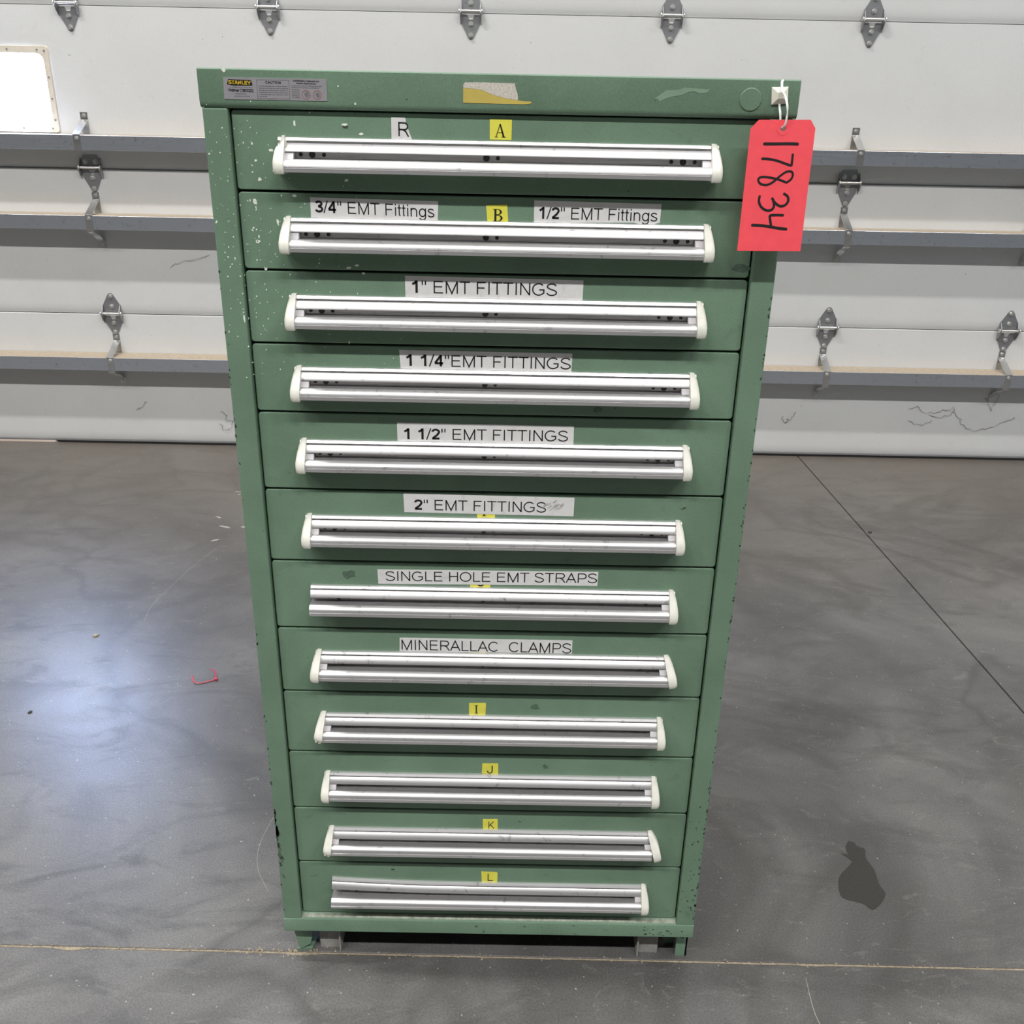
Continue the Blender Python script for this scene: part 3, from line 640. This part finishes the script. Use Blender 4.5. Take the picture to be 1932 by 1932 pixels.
for s in (-1, 1):  # fork channel ends between the legs
    mb = MB(); xa, xb = sorted((0.284*s, 0.3255*s)); mb.box(xa, xb, 0.022, 0.025, 0.0, 0.084)
    xi = 0.284*s; mb.box(min(xi, xi+0.003*s), max(xi, xi+0.003*s), 0.012, 0.60, 0.0, 0.084); xi = 0.3225*s; mb.box(min(xi, xi+0.003*s), max(xi, xi+0.003*s), 0.025, 0.60, 0.0, 0.084)
    cpart(mb, 'fork_channel', M['plate'], bevel=0.001)
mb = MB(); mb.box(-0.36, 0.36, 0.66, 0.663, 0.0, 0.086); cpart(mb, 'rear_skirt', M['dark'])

# drawers -------------------------------------------------------------
Z = [1.4945, 1.3934, 1.2901, 1.1881, 1.0867, 0.9652, 0.8448, 0.7242, 0.6030, 0.4804, 0.3595, 0.2360, 0.1130]
HB = [(0.0, 0.2), (2.4, 0.2), (4.2, -0.6), (6.6, -4.0), (6.4, -4.5), (2.4, -4.7), (2.4, -6.9), (6.2, -7.0), (6.8, -7.4), (12.4, -15.6), (12.8, -17.6), (8.0, -16.6), (1.6, -14.0), (1.6, -26.2), (18.6, -26.8), (19.6, -26.2), (21.2, -26.6),
      (25.0, -29.0), (27.4, -32.2), (28.0, -35.2), (27.2, -35.8), (27.2, -36.7), (28.4, -37.1), (28.4, -42.0), (26.4, -42.0), (26.4, -38.0), (23.5, -34.0), (18.0, -29.4), (0.0, -29.4)]
BX = 0.2875
def bar_mesh(bent=False):
    xs = [-BX, BX] if not bent else [-BX + 2*BX*k/28 for k in range(29)]
    rings = []
    for x in xs:
        lift = 0.0
        if bent:
            u = max(0.0, 1 - (x+BX)/0.235); lift = 7.0*u*u
        rings.append([(x, -d/1000.0, (z + (lift*max(0.0, min(1.0, (z+24.0)/7.0)) if bent and d < 18 else 0.0))/1000.0) for d, z in HB])
    mb = MB(); mb.loft(rings); n_ = len(HB)
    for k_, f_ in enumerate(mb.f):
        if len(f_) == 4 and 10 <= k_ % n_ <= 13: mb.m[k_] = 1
    me = mb.mesh('handle_bar', [M['alu'], M['alu_slot_shade']])
    return me
BAR = bar_mesh(); BARB = bar_mesh(True)
for me in (BAR, BARB):
    for p in me.polygons: p.use_smooth = True
    me.set_sharp_from_angle(angle=math.radians(28))
def cap_mesh(kind=0):
    """cream end cap that sleeves the bar end, for the right-hand side (x grows outwards)"""
    st = [(2.0, 4.0, 5.2), (1.2, 7.0, 7.2), (-2.0, 10.0, 9.0), (-8.0, 14.0, 11.0), (-16.0, 20.0, 12.6), (-24.0, 26.5, 13.6), (-30.0, 30.5, 14.0), (-37.0, 32.0, 13.8), (-42.5, 31.8, 13.2), (-44.5, 30.5, 12.4)]
    if kind == 1: st = st[:-2] + [(-38.0, 31.8, 12.0)]                # bottom broken away
    if kind == 2: st = [(2.0, 4.0, 4.0), (1.2, 8.0, 5.0), (-4.0, 11.0, 5.2), (-11.0, 16.0, 6.0), (-11.5, 17.0, 10.5)] + st[4:]
    rings = []
    for z, d, w_ in st:
        rings.append([(x/1000.0, -y/1000.0, z/1000.0) for x, y in ((0, 0.2), (0, d), (w_*0.62, d), (w_*0.88, d-1.6), (w_, d-4 if d > 8 else d*0.4), (w_, 0.2))])
    mb = MB(); mb.loft(rings, 0)
    # grey block that plugs the end of the label recess
    mb.prism([(-0.011, -0.0032, -0.0165), (-0.011, -0.0105, -0.0172), (-0.011, -0.0172, -0.0265), (-0.011, -0.0032, -0.0258)], (0.0115, 0, 0), 1)
    if kind == 2: mb.box(-0.002, 0.006, -0.0115, -0.005, -0.0135, -0.0045, 0)
    if kind == 1:
        mb.box(0.002, 0.006, -0.030, -0.022, -0.043, -0.037, 0); mb.box(0.008, 0.0115, -0.031, -0.024, -0.041, -0.037, 0)
    me = mb.mesh('end_cap', [M['cap'], M['insert']])
    for p in me.polygons: p.use_smooth = True
    me.set_sharp_from_angle(angle=math.radians(50))
    return me
CAP = [cap_mesh(k) for k in range(3)]
def screw_mesh(r_):
    mb = MB(); mb.cyl((0, 0, 0), (0, -1, 0), r_, 0.0014, 14, 0, r_*0.9); mb.cyl((0, -0.0014, 0), (0, -1, 0), r_*0.45, 0.0003, 6)
    return mb.mesh('screw', [M['screw']])
SCB, SCS = screw_mesh(0.0044), screw_mesh(0.0027)
HOLES = [(-0.2595, SCS), (-0.2445, SCB), (-0.2290, SCS), (-0.0155, SCB), (-0.0005, SCS), (0.2275, SCS), (0.2430, SCB), (0.2585, SCS)]

LBL = {}    # drawer -> list of (outline, material, ink painter, part label)
def serif_A(mb, x0, x1, z0, z1, y):
    def P(L): mb.add([(x0+(x1-x0)*u, y, z0+(z1-z0)*t) for u, t in L], [tuple(range(len(L)))], 1)
    P([(0.09, 0), (0.16, 0), (0.52, 0.94), (0.47, 1.0)]); P([(0.44, 1.0), (0.56, 1.0), (0.94, 0), (0.76, 0)]); P([(0.26, 0.33), (0.72, 0.33), (0.72, 0.38), (0.26, 0.38)])
    P([(0, 0), (0.28, 0), (0.28, 0.045), (0, 0.045)]); P([(0.64, 0), (1.04, 0), (1.04, 0.045), (0.64, 0.045)])
def serif_B(mb, x0, x1, z0, z1, y):
    def P(L): mb.add([(x0+(x1-x0)*u, y, z0+(z1-z0)*t) for u, t in L], [tuple(range(len(L)))], 1)
    P([(0.14, 0), (0.34, 0), (0.34, 1), (0.14, 1)]); P([(0, 0), (0.3, 0), (0.3, 0.05), (0, 0.05)]); P([(0, 0.95), (0.3, 0.95), (0.3, 1), (0, 1)])
    for c_, hh, rx in ((0.76, 0.24, 0.42), (0.26, 0.26, 0.50)):
        N = 10; o_ = [(0.45 + rx*math.cos(a), c_ + hh*math.sin(a)) for a in [math.pi/2 - math.pi*k/N for k in range(N+1)]]
        i_ = [(0.45 + (rx-0.2)*math.cos(a), c_ + (hh-0.05)*math.sin(a)) for a in [math.pi/2 - math.pi*k/N for k in range(N+1)]]
        for k in range(N): P([o_[k], o_[k+1], i_[k+1], i_[k]])
        P([(0.3, c_+hh-0.05), (0.46, c_+hh-0.05), (0.46, c_+hh), (0.3, c_+hh)]); P([(0.3, c_-hh), (0.46, c_-hh), (0.46, c_-hh+0.05), (0.3, c_-hh+0.05)])
def serif_I(mb, x0, x1, z0, z1, y):
    def P(L): mb.add([(x0+(x1-x0)*u, y, z0+(z1-z0)*t) for u, t in L], [tuple(range(len(L)))], 1)
    P([(0.32, 0), (0.68, 0), (0.68, 1), (0.32, 1)]); P([(0, 0), (1, 0), (1, 0.06), (0, 0.06)]); P([(0, 0.94), (1, 0.94), (1, 1), (0, 1)])
TH, BO = 0.050, 0.092      # thin and bold weights
LBL.setdefault(0, []).append(('torn_label', [(-0.1395, 1.4877), (-0.1217, 1.4874), (-0.1204, 1.4849), (-0.1212, 1.4811), (-0.1185, 1.4760), (-0.1166, 1.4703), (-0.1133, 1.4620), (-0.1142, 1.4555), (-0.1399, 1.4557)], M['paper'], lambda mb, y: put_text(mb, [('R', 0.055, 0)], -0.1306, 1.4649, -0.1168, 1.4645, 0.0173, y), None))
LBL.setdefault(0, []).append(('letter_sticker', [(-0.0117, 1.4876), (0.0171, 1.4875), (0.0169, 1.4631), (-0.0115, 1.4632)], M['yellow'], lambda mb, y: serif_A(mb, -0.0053, 0.0090, 1.4659, 1.4822, y), None))
LBL.setdefault(1, []).append(('drawer_label', [(-0.2512, 1.3867), (-0.0811, 1.3849), (-0.0797, 1.3839), (-0.0807, 1.3579), (-0.2515, 1.3608)], M['paper'], lambda mb, y: put_text(mb, [('3', BO, 0), ('/', TH, 0), ('4', BO, 0), ('"', TH, 0), ('EMT Fittings', TH, 0.388)], -0.2455, 1.3675, -0.0851, 1.3638, 0.0153, y), None))
LBL.setdefault(1, []).append(('letter_sticker', [(-0.0157, 1.3810), (0.0127, 1.3823), (0.0145, 1.3583), (-0.0134, 1.3564)], M['yellow'], lambda mb, y: serif_B(mb, -0.0063, 0.0075, 1.3605, 1.3764, y), None))
LBL.setdefault(1, []).append(('drawer_label', [(0.0488, 1.3884), (0.2193, 1.3869), (0.2190, 1.3629), (0.2023, 1.3578), (0.1833, 1.3623), (0.0489, 1.3597)], M['paper'], lambda mb, y: put_text(mb, [('1', BO, 0), ('/', TH, 0), ('2', BO, 0), ('"', TH, 0), ('EMT Fittings', TH, 0.388)], 0.0557, 1.3650, 0.2151, 1.3643, 0.0153, y), None))
LBL.setdefault(2, []).append(('drawer_label', [(-0.1269, 1.2859), (0.1198, 1.2842), (0.1197, 1.2558), (-0.1269, 1.2561)], M['paper'], lambda mb, y: put_text(mb, [('1', BO, 0), ('"', TH, 0), ('EMT FITTINGS', TH, 0.388)], -0.1178, 1.2627, 0.0839, 1.2621, 0.0171, y), None))
LBL.setdefault(3, []).append(('drawer_label', [(-0.1379, 1.1818), (0.1089, 1.1813), (0.1086, 1.1542), (-0.1364, 1.1548)], M['paper'], lambda mb, y: put_text(mb, [('1', BO, 0), ('1', BO, 0.388), ('/', TH, 0), ('4', BO, 0), ('"', TH, 0), ('EMT FITTINGS', TH, 0)], -0.1285, 1.1591, 0.1074, 1.1581, 0.0168, y), None))
LBL.setdefault(4, []).append(('letter_sticker_under', [(-0.0202, 1.0612), (0.0094, 1.0618), (0.0097, 1.0420), (-0.0201, 1.0414)], M['yellow'], None, None))
LBL.setdefault(4, []).append(('drawer_label', [(-0.1441, 1.0735), (0.1160, 1.0730), (0.1164, 1.0458), (-0.1441, 1.0447)], M['paper'], lambda mb, y: put_text(mb, [('1', BO, 0), ('1', BO, 0.388), ('/', TH, 0), ('2', BO, 0), ('"', TH, 0), ('EMT FITTINGS', TH, 0.388)], -0.1344, 1.0482, 0.1080, 1.0491, 0.0168, y), None))
LBL.setdefault(5, []).append(('letter_sticker_under', [(-0.0260, 0.9467), (0.0014, 0.9473), (0.0017, 0.9226), (-0.0259, 0.9220)], M['yellow'], lambda mb, y: serif_I(mb, -0.0186, -0.0115, 0.9262, 0.9400, y), None))
LBL.setdefault(5, []).append(('drawer_label', [(-0.1377, 0.9610), (0.1219, 0.9593), (0.1216, 0.9286), (-0.1369, 0.9304)], M['paper'], lambda mb, y: (put_text(mb, [('2', BO, 0), ('"', TH, 0), ('EMT FITTINGS', TH, 0.388)], -0.1217, 0.9348, 0.0793, 0.9341, 0.0171, y), [mb.add([(px, y-0.00004-0.00003*q_, pz) for px, pz in blob(0.0934 + rnd.gauss(0, 0.0065), 0.9465 + rnd.gauss(0, 0.0028), 0.0040, 0.0010, 7, 0.7, 0.4)], [tuple(range(7))], 2) for q_ in range(18)]), None))
LBL.setdefault(6, []).append(('letter_sticker_under', [(-0.0364, 0.8244), (-0.0047, 0.8251), (-0.0045, 0.8025), (-0.0363, 0.8019)], M['yellow'], lambda mb, y: put_text(mb, [('G', 0.07, 0)], -0.0263, 0.8049, -0.0137, 0.8052, 0.0160, y), None))
LBL.setdefault(6, []).append(('drawer_label', [(-0.1819, 0.8317), (0.1649, 0.8342), (0.1645, 0.8098), (-0.1812, 0.8064)], M['paper'], lambda mb, y: put_text(mb, [('SINGLE HOLE EMT STRAPS', TH, 0)], -0.1694, 0.8119, 0.1637, 0.8147, 0.0169, y), None))
LBL.setdefault(7, []).append(('letter_sticker_under', [(-0.0362, 0.7019), (-0.0070, 0.7026), (-0.0068, 0.6800), (-0.0362, 0.6794)], M['yellow'], lambda mb, y: serif_I(mb, -0.0293, -0.0216, 0.6836, 0.6983, y), None))
LBL.setdefault(7, []).append(('drawer_label', [(-0.1505, 0.7085), (0.1296, 0.7094), (0.1298, 0.6844), (-0.1512, 0.6835)], M['paper'], lambda mb, y: put_text(mb, [('MINERALLAC', TH, 0), ('CLAMPS', TH, 0.85)], -0.1476, 0.6864, 0.1286, 0.6850, 0.0188, y), None))
LBL.setdefault(8, []).append(('letter_sticker', [(-0.0379, 0.5850), (-0.0095, 0.5856), (-0.0102, 0.5611), (-0.0378, 0.5616)], M['yellow'], lambda mb, y: serif_I(mb, -0.0285, -0.0228, 0.5645, 0.5805, y), None))
LBL.setdefault(9, []).append(('letter_sticker', [(-0.0149, 0.4613), (0.0125, 0.4619), (0.0128, 0.4394), (-0.0157, 0.4399)], M['yellow'], lambda mb, y: put_text(mb, [('J', 0.055, 0)], -0.0067, 0.4403, 0.0031, 0.4405, 0.0167, y), None))
LBL.setdefault(10, []).append(('letter_sticker', [(-0.0132, 0.3400), (0.0131, 0.3406), (0.0134, 0.3167), (-0.0131, 0.3173)], M['yellow'], lambda mb, y: put_text(mb, [('K', 0.055, 0)], -0.0030, 0.3192, 0.0071, 0.3195, 0.0157, y), None))
LBL.setdefault(11, []).append(('letter_sticker', [(-0.0153, 0.2189), (0.0127, 0.2183), (0.0147, 0.2146), (0.0140, 0.1943), (-0.0142, 0.1949)], M['yellow'], lambda mb, y: put_text(mb, [('L', 0.055, 0)], -0.0035, 0.1972, 0.0062, 0.1974, 0.0171, y), None))

def drawer(i):
    z1, z0 = Z[i], Z[i+1]; zc = (z0+z1)/2
    mb = MB(); hwd = 0.3468; g = 0.0016
    mb.xz(rrect(-hwd, hwd, z0+g-zc, z1-g-zc, 0.0045, 4), -0.0002, 0.024)
    d = mb.build('drawer', M['green'], cab, bevel=0.0012, loc=(0, -0.35, zc))
    zt = z1 - (0.0330 if i < 4 else 0.0412) - zc
    b_ = link('handle_bar', BARB if i == 11 else BAR, d, loc=(0, -0.0002, zt))
    if i == 11: b_['label'] = 'aluminium handle bent upwards at its open left end'
    if i == 6: b_['label'] = 'aluminium handle whose left end cap is missing'
    for s in (-1, 1):
        if s < 0 and i in (6, 11): continue           # caps lost on these two handles
        kind = 2 if (i == 0 and s < 0) else 1 if (i in (8, 10) and s < 0) else 0
        c = link('end_cap', CAP[kind], d, loc=(0.2778*s, -0.0002, zt)); c.scale = (s, 1, 1)
        if (i, s) == (10, 1): c.rotation_euler = (0, math.radians(-15), 0); c.location.x += 0.003
        if (i, s) == (7, 1): c.rotation_euler = (0, math.radians(-11), 0); c.location.x += 0.002
        if (i, s) == (8, -1): c.rotation_euler = (0, math.radians(6), 0)
        if (i, s) == (7, -1): c.rotation_euler = (0, math.radians(4), 0)
        if (i, s) == (10, -1): c.rotation_euler = (0, math.radians(5), 0)
    for hx_, me in HOLES: link('screw', me, d, loc=(hx_, -0.0019, zt-0.0212))
    for name, poly, mt, ink, extra in LBL.get(i, []):
        mb = MB(); mb.xz([(x, z-zc) for x, z in poly], -0.0006, -0.0001, 0)
        if ink: 
            k0 = len(mb.v); ink(mb, -0.0008); mb.v[k0:] = [(p[0], p[1], p[2]-zc) for p in mb.v[k0:]]
        if name == 'letter_sticker_under': mb.v = [(p[0], p[1]+0.0003, p[2]) for p in mb.v]; name = 'letter_sticker'
        mb.build(name, [mt, M['ink'], M['smudge']], d)
    return d
for i in range(12): drawer(i)
# white paint spatter over the left of the front
mb = MB()
def speck(x, z, rx, rz, rot=0.0):
    y = FY-0.0012 if z > 1.4955 else (FY if abs(x) > 0.3492 else -0.0002)
    mb.xz(blob(x, z, rx, rz, 8, rot, 0.3), y+0.0003, y-0.00035)
for x, z, a, b_ in [(-0.349, 1.539, 0.003, 0.0025), (-0.2655, 1.478, 0.0017, 0.0034), (-0.200, 1.4775, 0.0042, 0.0013), (-0.1795, 1.4665, 0.0038, 0.0016), (-0.2985, 1.4445, 0.003, 0.0018), (-0.3195, 1.4315, 0.0018, 0.0014), (-0.3165, 1.408, 0.0025, 0.0022), (-0.2015, 1.409, 0.0028, 0.0022),
                     (-0.3255, 1.3795, 0.003, 0.004), (-0.2715, 1.388, 0.0032, 0.0022), (-0.3255, 1.328, 0.0032, 0.002), (-0.297, 1.354, 0.0016, 0.004), (-0.204, 1.2950, 0.003, 0.0016), (-0.192, 1.2985, 0.003, 0.0014), (-0.318, 1.291, 0.0022, 0.0022), (-0.184, 1.2880, 0.0022, 0.0016),
                     (-0.352, 1.224, 0.0013, 0.005), (-0.341, 1.5205, 0.0012, 0.0012), (-0.205, 1.523, 0.001, 0.001), (-0.184, 1.503, 0.0014, 0.0014)]:
    speck(x, z, a, b_)
for k in range(230):
    x = -0.378 + abs(rnd.gauss(0, 0.085)); z = rnd.triangular(1.10, 1.54, 1.36)
    if x > -0.05: continue
    r_ = rnd.choice((0.0004, 0.0005, 0.0006, 0.0009)) * rnd.uniform(0.8, 1.3); st_ = rnd.choice((1, 1, 1.3, 2.2))
    if -0.2875 < x and any(z1-0.078 < z < z1-0.03 for z1 in Z[:4]): continue
    if -0.352 < x < -0.2193 and z > 1.5045: continue
    if 1.4935 < z < 1.496: continue
    if any(abs(z-zz) < 0.003 for zz in Z): continue
    speck(x, z, r_, r_*st_, rnd.uniform(-0.6, 0.6))
o = cpart(mb, 'paint_spatter', M['white_paint']); tag(o, kind='stuff')

# dark knocks along the posts and greasy marks on the drawer fronts
mb = MB()
def knock(x, z, rx, rz, rot, mi):
    y = FY-0.001 if z < 0.104 else (FY if abs(x) > 0.3492 else -0.0002)
    mb.xz(blob(x, z, rx, rz, 9, rot, 0.4), y+0.0003, y-0.0002, mi)
for a in [(-0.1992, 1.4751, 0.0042, 0.0022, 0.30, 0),
    (-0.2239, 0.8224, 0.0100, 0.0085, 0.00, 1),
    (0.0732, 0.5778, 0.0070, 0.0060, 0.40, 1),
    (0.0931, 0.4570, 0.0060, 0.0040, -0.60, 1),
    (0.1497, 1.0988, 0.0050, 0.0040, 0.00, 1),
    (-0.1767, 0.2203, 0.0040, 0.0018, 0.20, 0),
    (0.2889, 0.9452, 0.0040, 0.0012, 0.40, 0),
    (0.0518, 0.3356, 0.0030, 0.0012, 0.00, 0),
    (0.1377, 0.4193, 0.0100, 0.0040, -0.30, 1),
    (-0.0575, 1.1131, 0.0040, 0.0015, 0.20, 1),
    (0.3366, 1.3056, 0.0120, 0.0060, 0.00, 1)]: knock(*a)
for k in range(120):
    s_ = 1 if rnd.random() < 0.7 else -1; z = rnd.uniform(0.11, 1.3); r_ = rnd.uniform(0.0005, 0.0013)
    knock(s_*(0.3808 - abs(rnd.gauss(0, 0.0012))), z, r_, r_*rnd.uniform(1, 2.6), rnd.uniform(-0.5, 0.5), 0)
for k in range(34):
    z = rnd.triangular(0.11, 0.45, 0.16); r_ = rnd.uniform(0.0006, 0.002); knock(rnd.uniform(0.352, 0.380), z, r_, r_*1.3, rnd.uniform(-1, 1), rnd.choice((0, 1, 1)))
for k in range(26):
    r_ = rnd.uniform(0.0006, 0.0022); knock(rnd.triangular(-0.1, 0.378, 0.375), rnd.uniform(0.078, 0.101), r_*1.4, r_, rnd.uniform(-1, 1), rnd.choice((0, 1, 1)))
for k in range(16): knock(-0.3800 + abs(rnd.gauss(0, 0.0018)), rnd.gauss(0.315, 0.02), 0.0016, 0.0065, rnd.uniform(-0.2, 0.3), 0)
for k in range(12): knock(-0.3790 + abs(rnd.gauss(0, 0.003)), rnd.gauss(0.25, 0.02), 0.0007, 0.0065, 0.45, 0)
o = cpart(mb, 'paint_knocks', [M['grime'], M['grime_green']]); tag(o, kind='stuff')

# ================================================================== TAG AND SMALL THINGS
def ytag(z): return -0.026 - 0.09*(1.495-z)
CAMP = Vector((0.02247, -1.33405, 1.50818))
tg = empty('inventory_tag', (0.3625, ytag(1.333), 1.333)); tag(tg, 'red card tag numbered 17834 hanging from white cable tie', 'tag')
def tpart(mb, name, mats, **k):
    for i, p in enumerate(mb.v): mb.v[i] = (p[0]-tg.location.x, p[1]-tg.location.y, p[2]-tg.location.z)
    return mb.build(name, mats, tg, **k)
card_o = [(0.3309, -0.0261, 1.4938), (0.3968, -0.0260, 1.4950), (0.4038, -0.0269, 1.4851), (0.4017, -0.0404, 1.3345), (0.3182, -0.0405, 1.3336), (0.3212, -0.0271, 1.4830)]
card_h = [(0.3658, -0.0270, 1.4841), (0.3655, -0.0271, 1.4826), (0.3645, -0.0272, 1.4814), (0.3631, -0.0273, 1.4810), (0.3615, -0.0272, 1.4813), (0.3602, -0.0271, 1.4825), (0.3596, -0.0270, 1.4840), (0.3599, -0.0268, 1.4856), (0.3609, -0.0267, 1.4867), (0.3624, -0.0267, 1.4872), (0.3640, -0.0267, 1.4868), (0.3652, -0.0268, 1.4857)]
STROKES = [
    ([(0.3391, -0.0287, 1.4655), (0.3529, -0.0286, 1.4657), (0.3739, -0.0286, 1.4663), (0.3845, -0.0286, 1.4660)], 0.00129),
    ([(0.3386, -0.0303, 1.4477), (0.3477, -0.0303, 1.4476), (0.3593, -0.0304, 1.4456), (0.3709, -0.0308, 1.4421), (0.3776, -0.0309, 1.4404), (0.3782, -0.0307, 1.4432), (0.3783, -0.0301, 1.4498), (0.3783, -0.0296, 1.4546)], 0.00107),
    ([(0.3738, -0.0328, 1.4195), (0.3645, -0.0325, 1.4227), (0.3515, -0.0323, 1.4253), (0.3408, -0.0322, 1.4256), (0.3370, -0.0325, 1.4226), (0.3402, -0.0330, 1.4176), (0.3482, -0.0331, 1.4161), (0.3563, -0.0328, 1.4197), (0.3641, -0.0321, 1.4267), (0.3720, -0.0316, 1.4323), (0.3785, -0.0316, 1.4330), (0.3811, -0.0319, 1.4293), (0.3792, -0.0324, 1.4234), (0.3732, -0.0328, 1.4190)], 0.00100),
    ([(0.3412, -0.0342, 1.4033), (0.3405, -0.0349, 1.3963), (0.3440, -0.0355, 1.3893), (0.3514, -0.0359, 1.3850), (0.3582, -0.0358, 1.3858), (0.3608, -0.0354, 1.3906), (0.3593, -0.0349, 1.3967), (0.3569, -0.0345, 1.4007)], 0.00114),
    ([(0.3578, -0.0345, 1.4000), (0.3612, -0.0350, 1.3951), (0.3680, -0.0354, 1.3907), (0.3745, -0.0353, 1.3915), (0.3785, -0.0349, 1.3966), (0.3772, -0.0343, 1.4027), (0.3713, -0.0340, 1.4063)], 0.00114),
    ([(0.3749, -0.0364, 1.3792), (0.3663, -0.0364, 1.3794), (0.3575, -0.0365, 1.3787), (0.3571, -0.0368, 1.3755), (0.3598, -0.0377, 1.3646)], 0.00114),
    ([(0.3335, -0.0376, 1.3662), (0.3475, -0.0376, 1.3659), (0.3592, -0.0377, 1.3645), (0.3709, -0.0379, 1.3628), (0.3811, -0.0380, 1.3621)], 0.00129),
]
tie_front = [(0.3590, -0.0112, 1.5405), (0.3579, -0.0130, 1.5384), (0.3578, -0.0150, 1.5339), (0.3582, -0.0195, 1.5275), (0.3614, -0.0240, 1.5218), (0.3636, -0.0300, 1.5111), (0.3646, -0.0310, 1.4996), (0.3639, -0.0300, 1.4893), (0.3623, -0.0270, 1.4848), (0.3624, -0.0245, 1.4837)]
tie_back = [(0.3581, -0.0118, 1.5125), (0.3585, -0.0130, 1.5090), (0.3593, -0.0170, 1.5019), (0.3602, -0.0190, 1.4929), (0.3620, -0.0210, 1.4865), (0.3632, -0.0230, 1.4840)]

TN = Vector((0, 1, -0.09)).normalized()
def card_mesh():
    bm = bmesh.new(); rings = []
    for L in (card_o, card_h):
        vs = [bm.verts.new(p) for p in L]; rings.append(vs)
        for k in range(len(vs)): bm.edges.new((vs[k], vs[(k+1) % len(vs)]))
    bmesh.ops.triangle_fill(bm, use_beauty=True, edges=bm.edges[:])
    r_ = bmesh.ops.extrude_face_region(bm, geom=bm.faces[:])
    for e in r_['geom']:
        if isinstance(e, bmesh.types.BMVert): e.co += TN*0.0005
    bmesh.ops.recalc_face_normals(bm, faces=bm.faces[:])
    for v_ in bm.verts: v_.co -= tg.location
    me = bpy.data.meshes.new('card'); bm.to_mesh(me); bm.free(); me.materials.append(M['red']); return me
link('card', card_mesh(), tg)
mb = MB()
for pts, wd in STROKES:
    P = smooth_line(pts, 5); n_ = len(P); L, R_ = [], []
    for k, p in enumerate(P):
        t_ = (P[min(k+1, n_-1)] - P[max(k-1, 0)]).normalized(); s_ = t_.cross(TN).normalized()*wd*1.35*(1.0 if 0 < k < n_-1 else 0.75); L.append(p + s_ - TN*0.0004); R_.append(p - s_ - TN*0.0004)
    mb.add(L + R_, [(k, k+1, n_+k+1, n_+k) for k in range(n_-1)])
tpart(mb, 'handwritten_number', M['ink'])
mb = MB(); hc = sum((Vector(p) for p in card_h), Vector())/len(card_h); N = 20
ux = Vector((1, 0, 0)); uz = ux.cross(TN).normalized(); r0 = (Vector(card_h[0])-hc).length
mb.add([hc - TN*0.0003 + (ux*math.cos(2*math.pi*k/N) + uz*math.sin(2*math.pi*k/N))*q_ for q_ in (r0*1.05, r0*2.6) for k in range(N)], [(k, (k+1) % N, N+(k+1) % N, N+k) for k in range(N)])
tpart(mb, 'eyelet_patch', M['red'])
mb = MB(); mb.tube(smooth_line(tie_front, 5), 0.0017, 8, flat=0.6); mb.tube(smooth_line(tie_back, 5), 0.0016, 8, flat=0.6)
tpart(mb, 'cable_tie', M['tie_white'], smooth=60)


# ------------------------------------------------------------------ loose bits on the floor
p_ = smooth_line([(-0.8565, 0.9314, 0.014), (-0.8515, 0.9205, 0.006), (-0.8387, 0.9121, 0.003), (-0.8248, 0.9152, 0.0025), (-0.8081, 0.9237, 0.0025), (-0.7930, 0.9330, 0.003)], 5)
zt = empty('cut_cable_tie', (-0.82, 0.93, 0)); tag(zt, 'small cut red cable tie lying on the concrete floor left of cabinet', 'cable tie')
mb = MB(); mb.tube([p - Vector((-0.82, 0.93, 0)) for p in p_], 0.0021, 8, flat=0.55); mb.build('strap', M['tie_red'], zt, smooth=50)
mb = MB(); mb.tube([p - Vector((-0.82, 0.93, 0)) for p in smooth_line([(-0.793, 0.934, 0.004), (-0.7965, 0.9485, 0.010), (-0.806, 0.963, 0.013), (-0.8195, 0.972, 0.010)], 5)], 0.0018, 8, flat=0.55); mb.build('tail', M['tie_red'], zt, smooth=50)
mb = MB(); mb.box(0.0235, 0.0325, -0.0015, 0.0065, 0.0, 0.0065); mb.build('lock_head', M['tie_red'], zt, bevel=0.0012)
st = [(0.7976, 0.3371), (0.8103, 0.3325), (0.8125, 0.3210), (0.8276, 0.3131), (0.8205, 0.2887), (0.8228, 0.2682), (0.8268, 0.2496), (0.8227, 0.2116), (0.8253, 0.1779), (0.7916, 0.1416), (0.7789, 0.1427), (0.7699, 0.1551), (0.7422, 0.1645), (0.7301, 0.1786), (0.7432, 0.2278), (0.7809, 0.2672), (0.7839, 0.2799), (0.7689, 0.2987), (0.7843, 0.2959), (0.7847, 0.3154)]
mb = MB(); sp_ = smooth_line([(x, y, 0.0001) for x, y in st + st[:1]], 3)[:-1]; mb.prism(sp_, (0, 0, 0.0004)); tag(mb.build('wet_stain', M['wet']), 'dark wet stain on the concrete floor right of the cabinet', 'stain')
for lab, cat, (cx, cy), r_, mt in (('small pale square chip lying on floor left of the cabinet', 'debris', (-1.2226, 1.1585), 0.009, 'chip'), ('tiny dark crumb on the shiny patch of floor near left edge', 'debris', (-1.235, 0.765), 0.006, 'rubber'), ('black pebble on floor beside the lengthwise joint', 'debris', (1.425, 2.03), 0.008, 'rubber')):
    mb = MB(); rings = []
    bl = blob(0, 0, r_, r_*0.8, 7, 0.5, 0.25)
    mb.loft([[(x, y, 0.0) for x, y in bl], [(x*1.05, y*1.05, r_*0.35) for x, y in bl], [(x*0.6, y*0.6, r_*0.7) for x, y in bl]]); tag(mb.build('floor_crumb', M[mt], loc=(cx, cy, 0.0)), lab, cat)
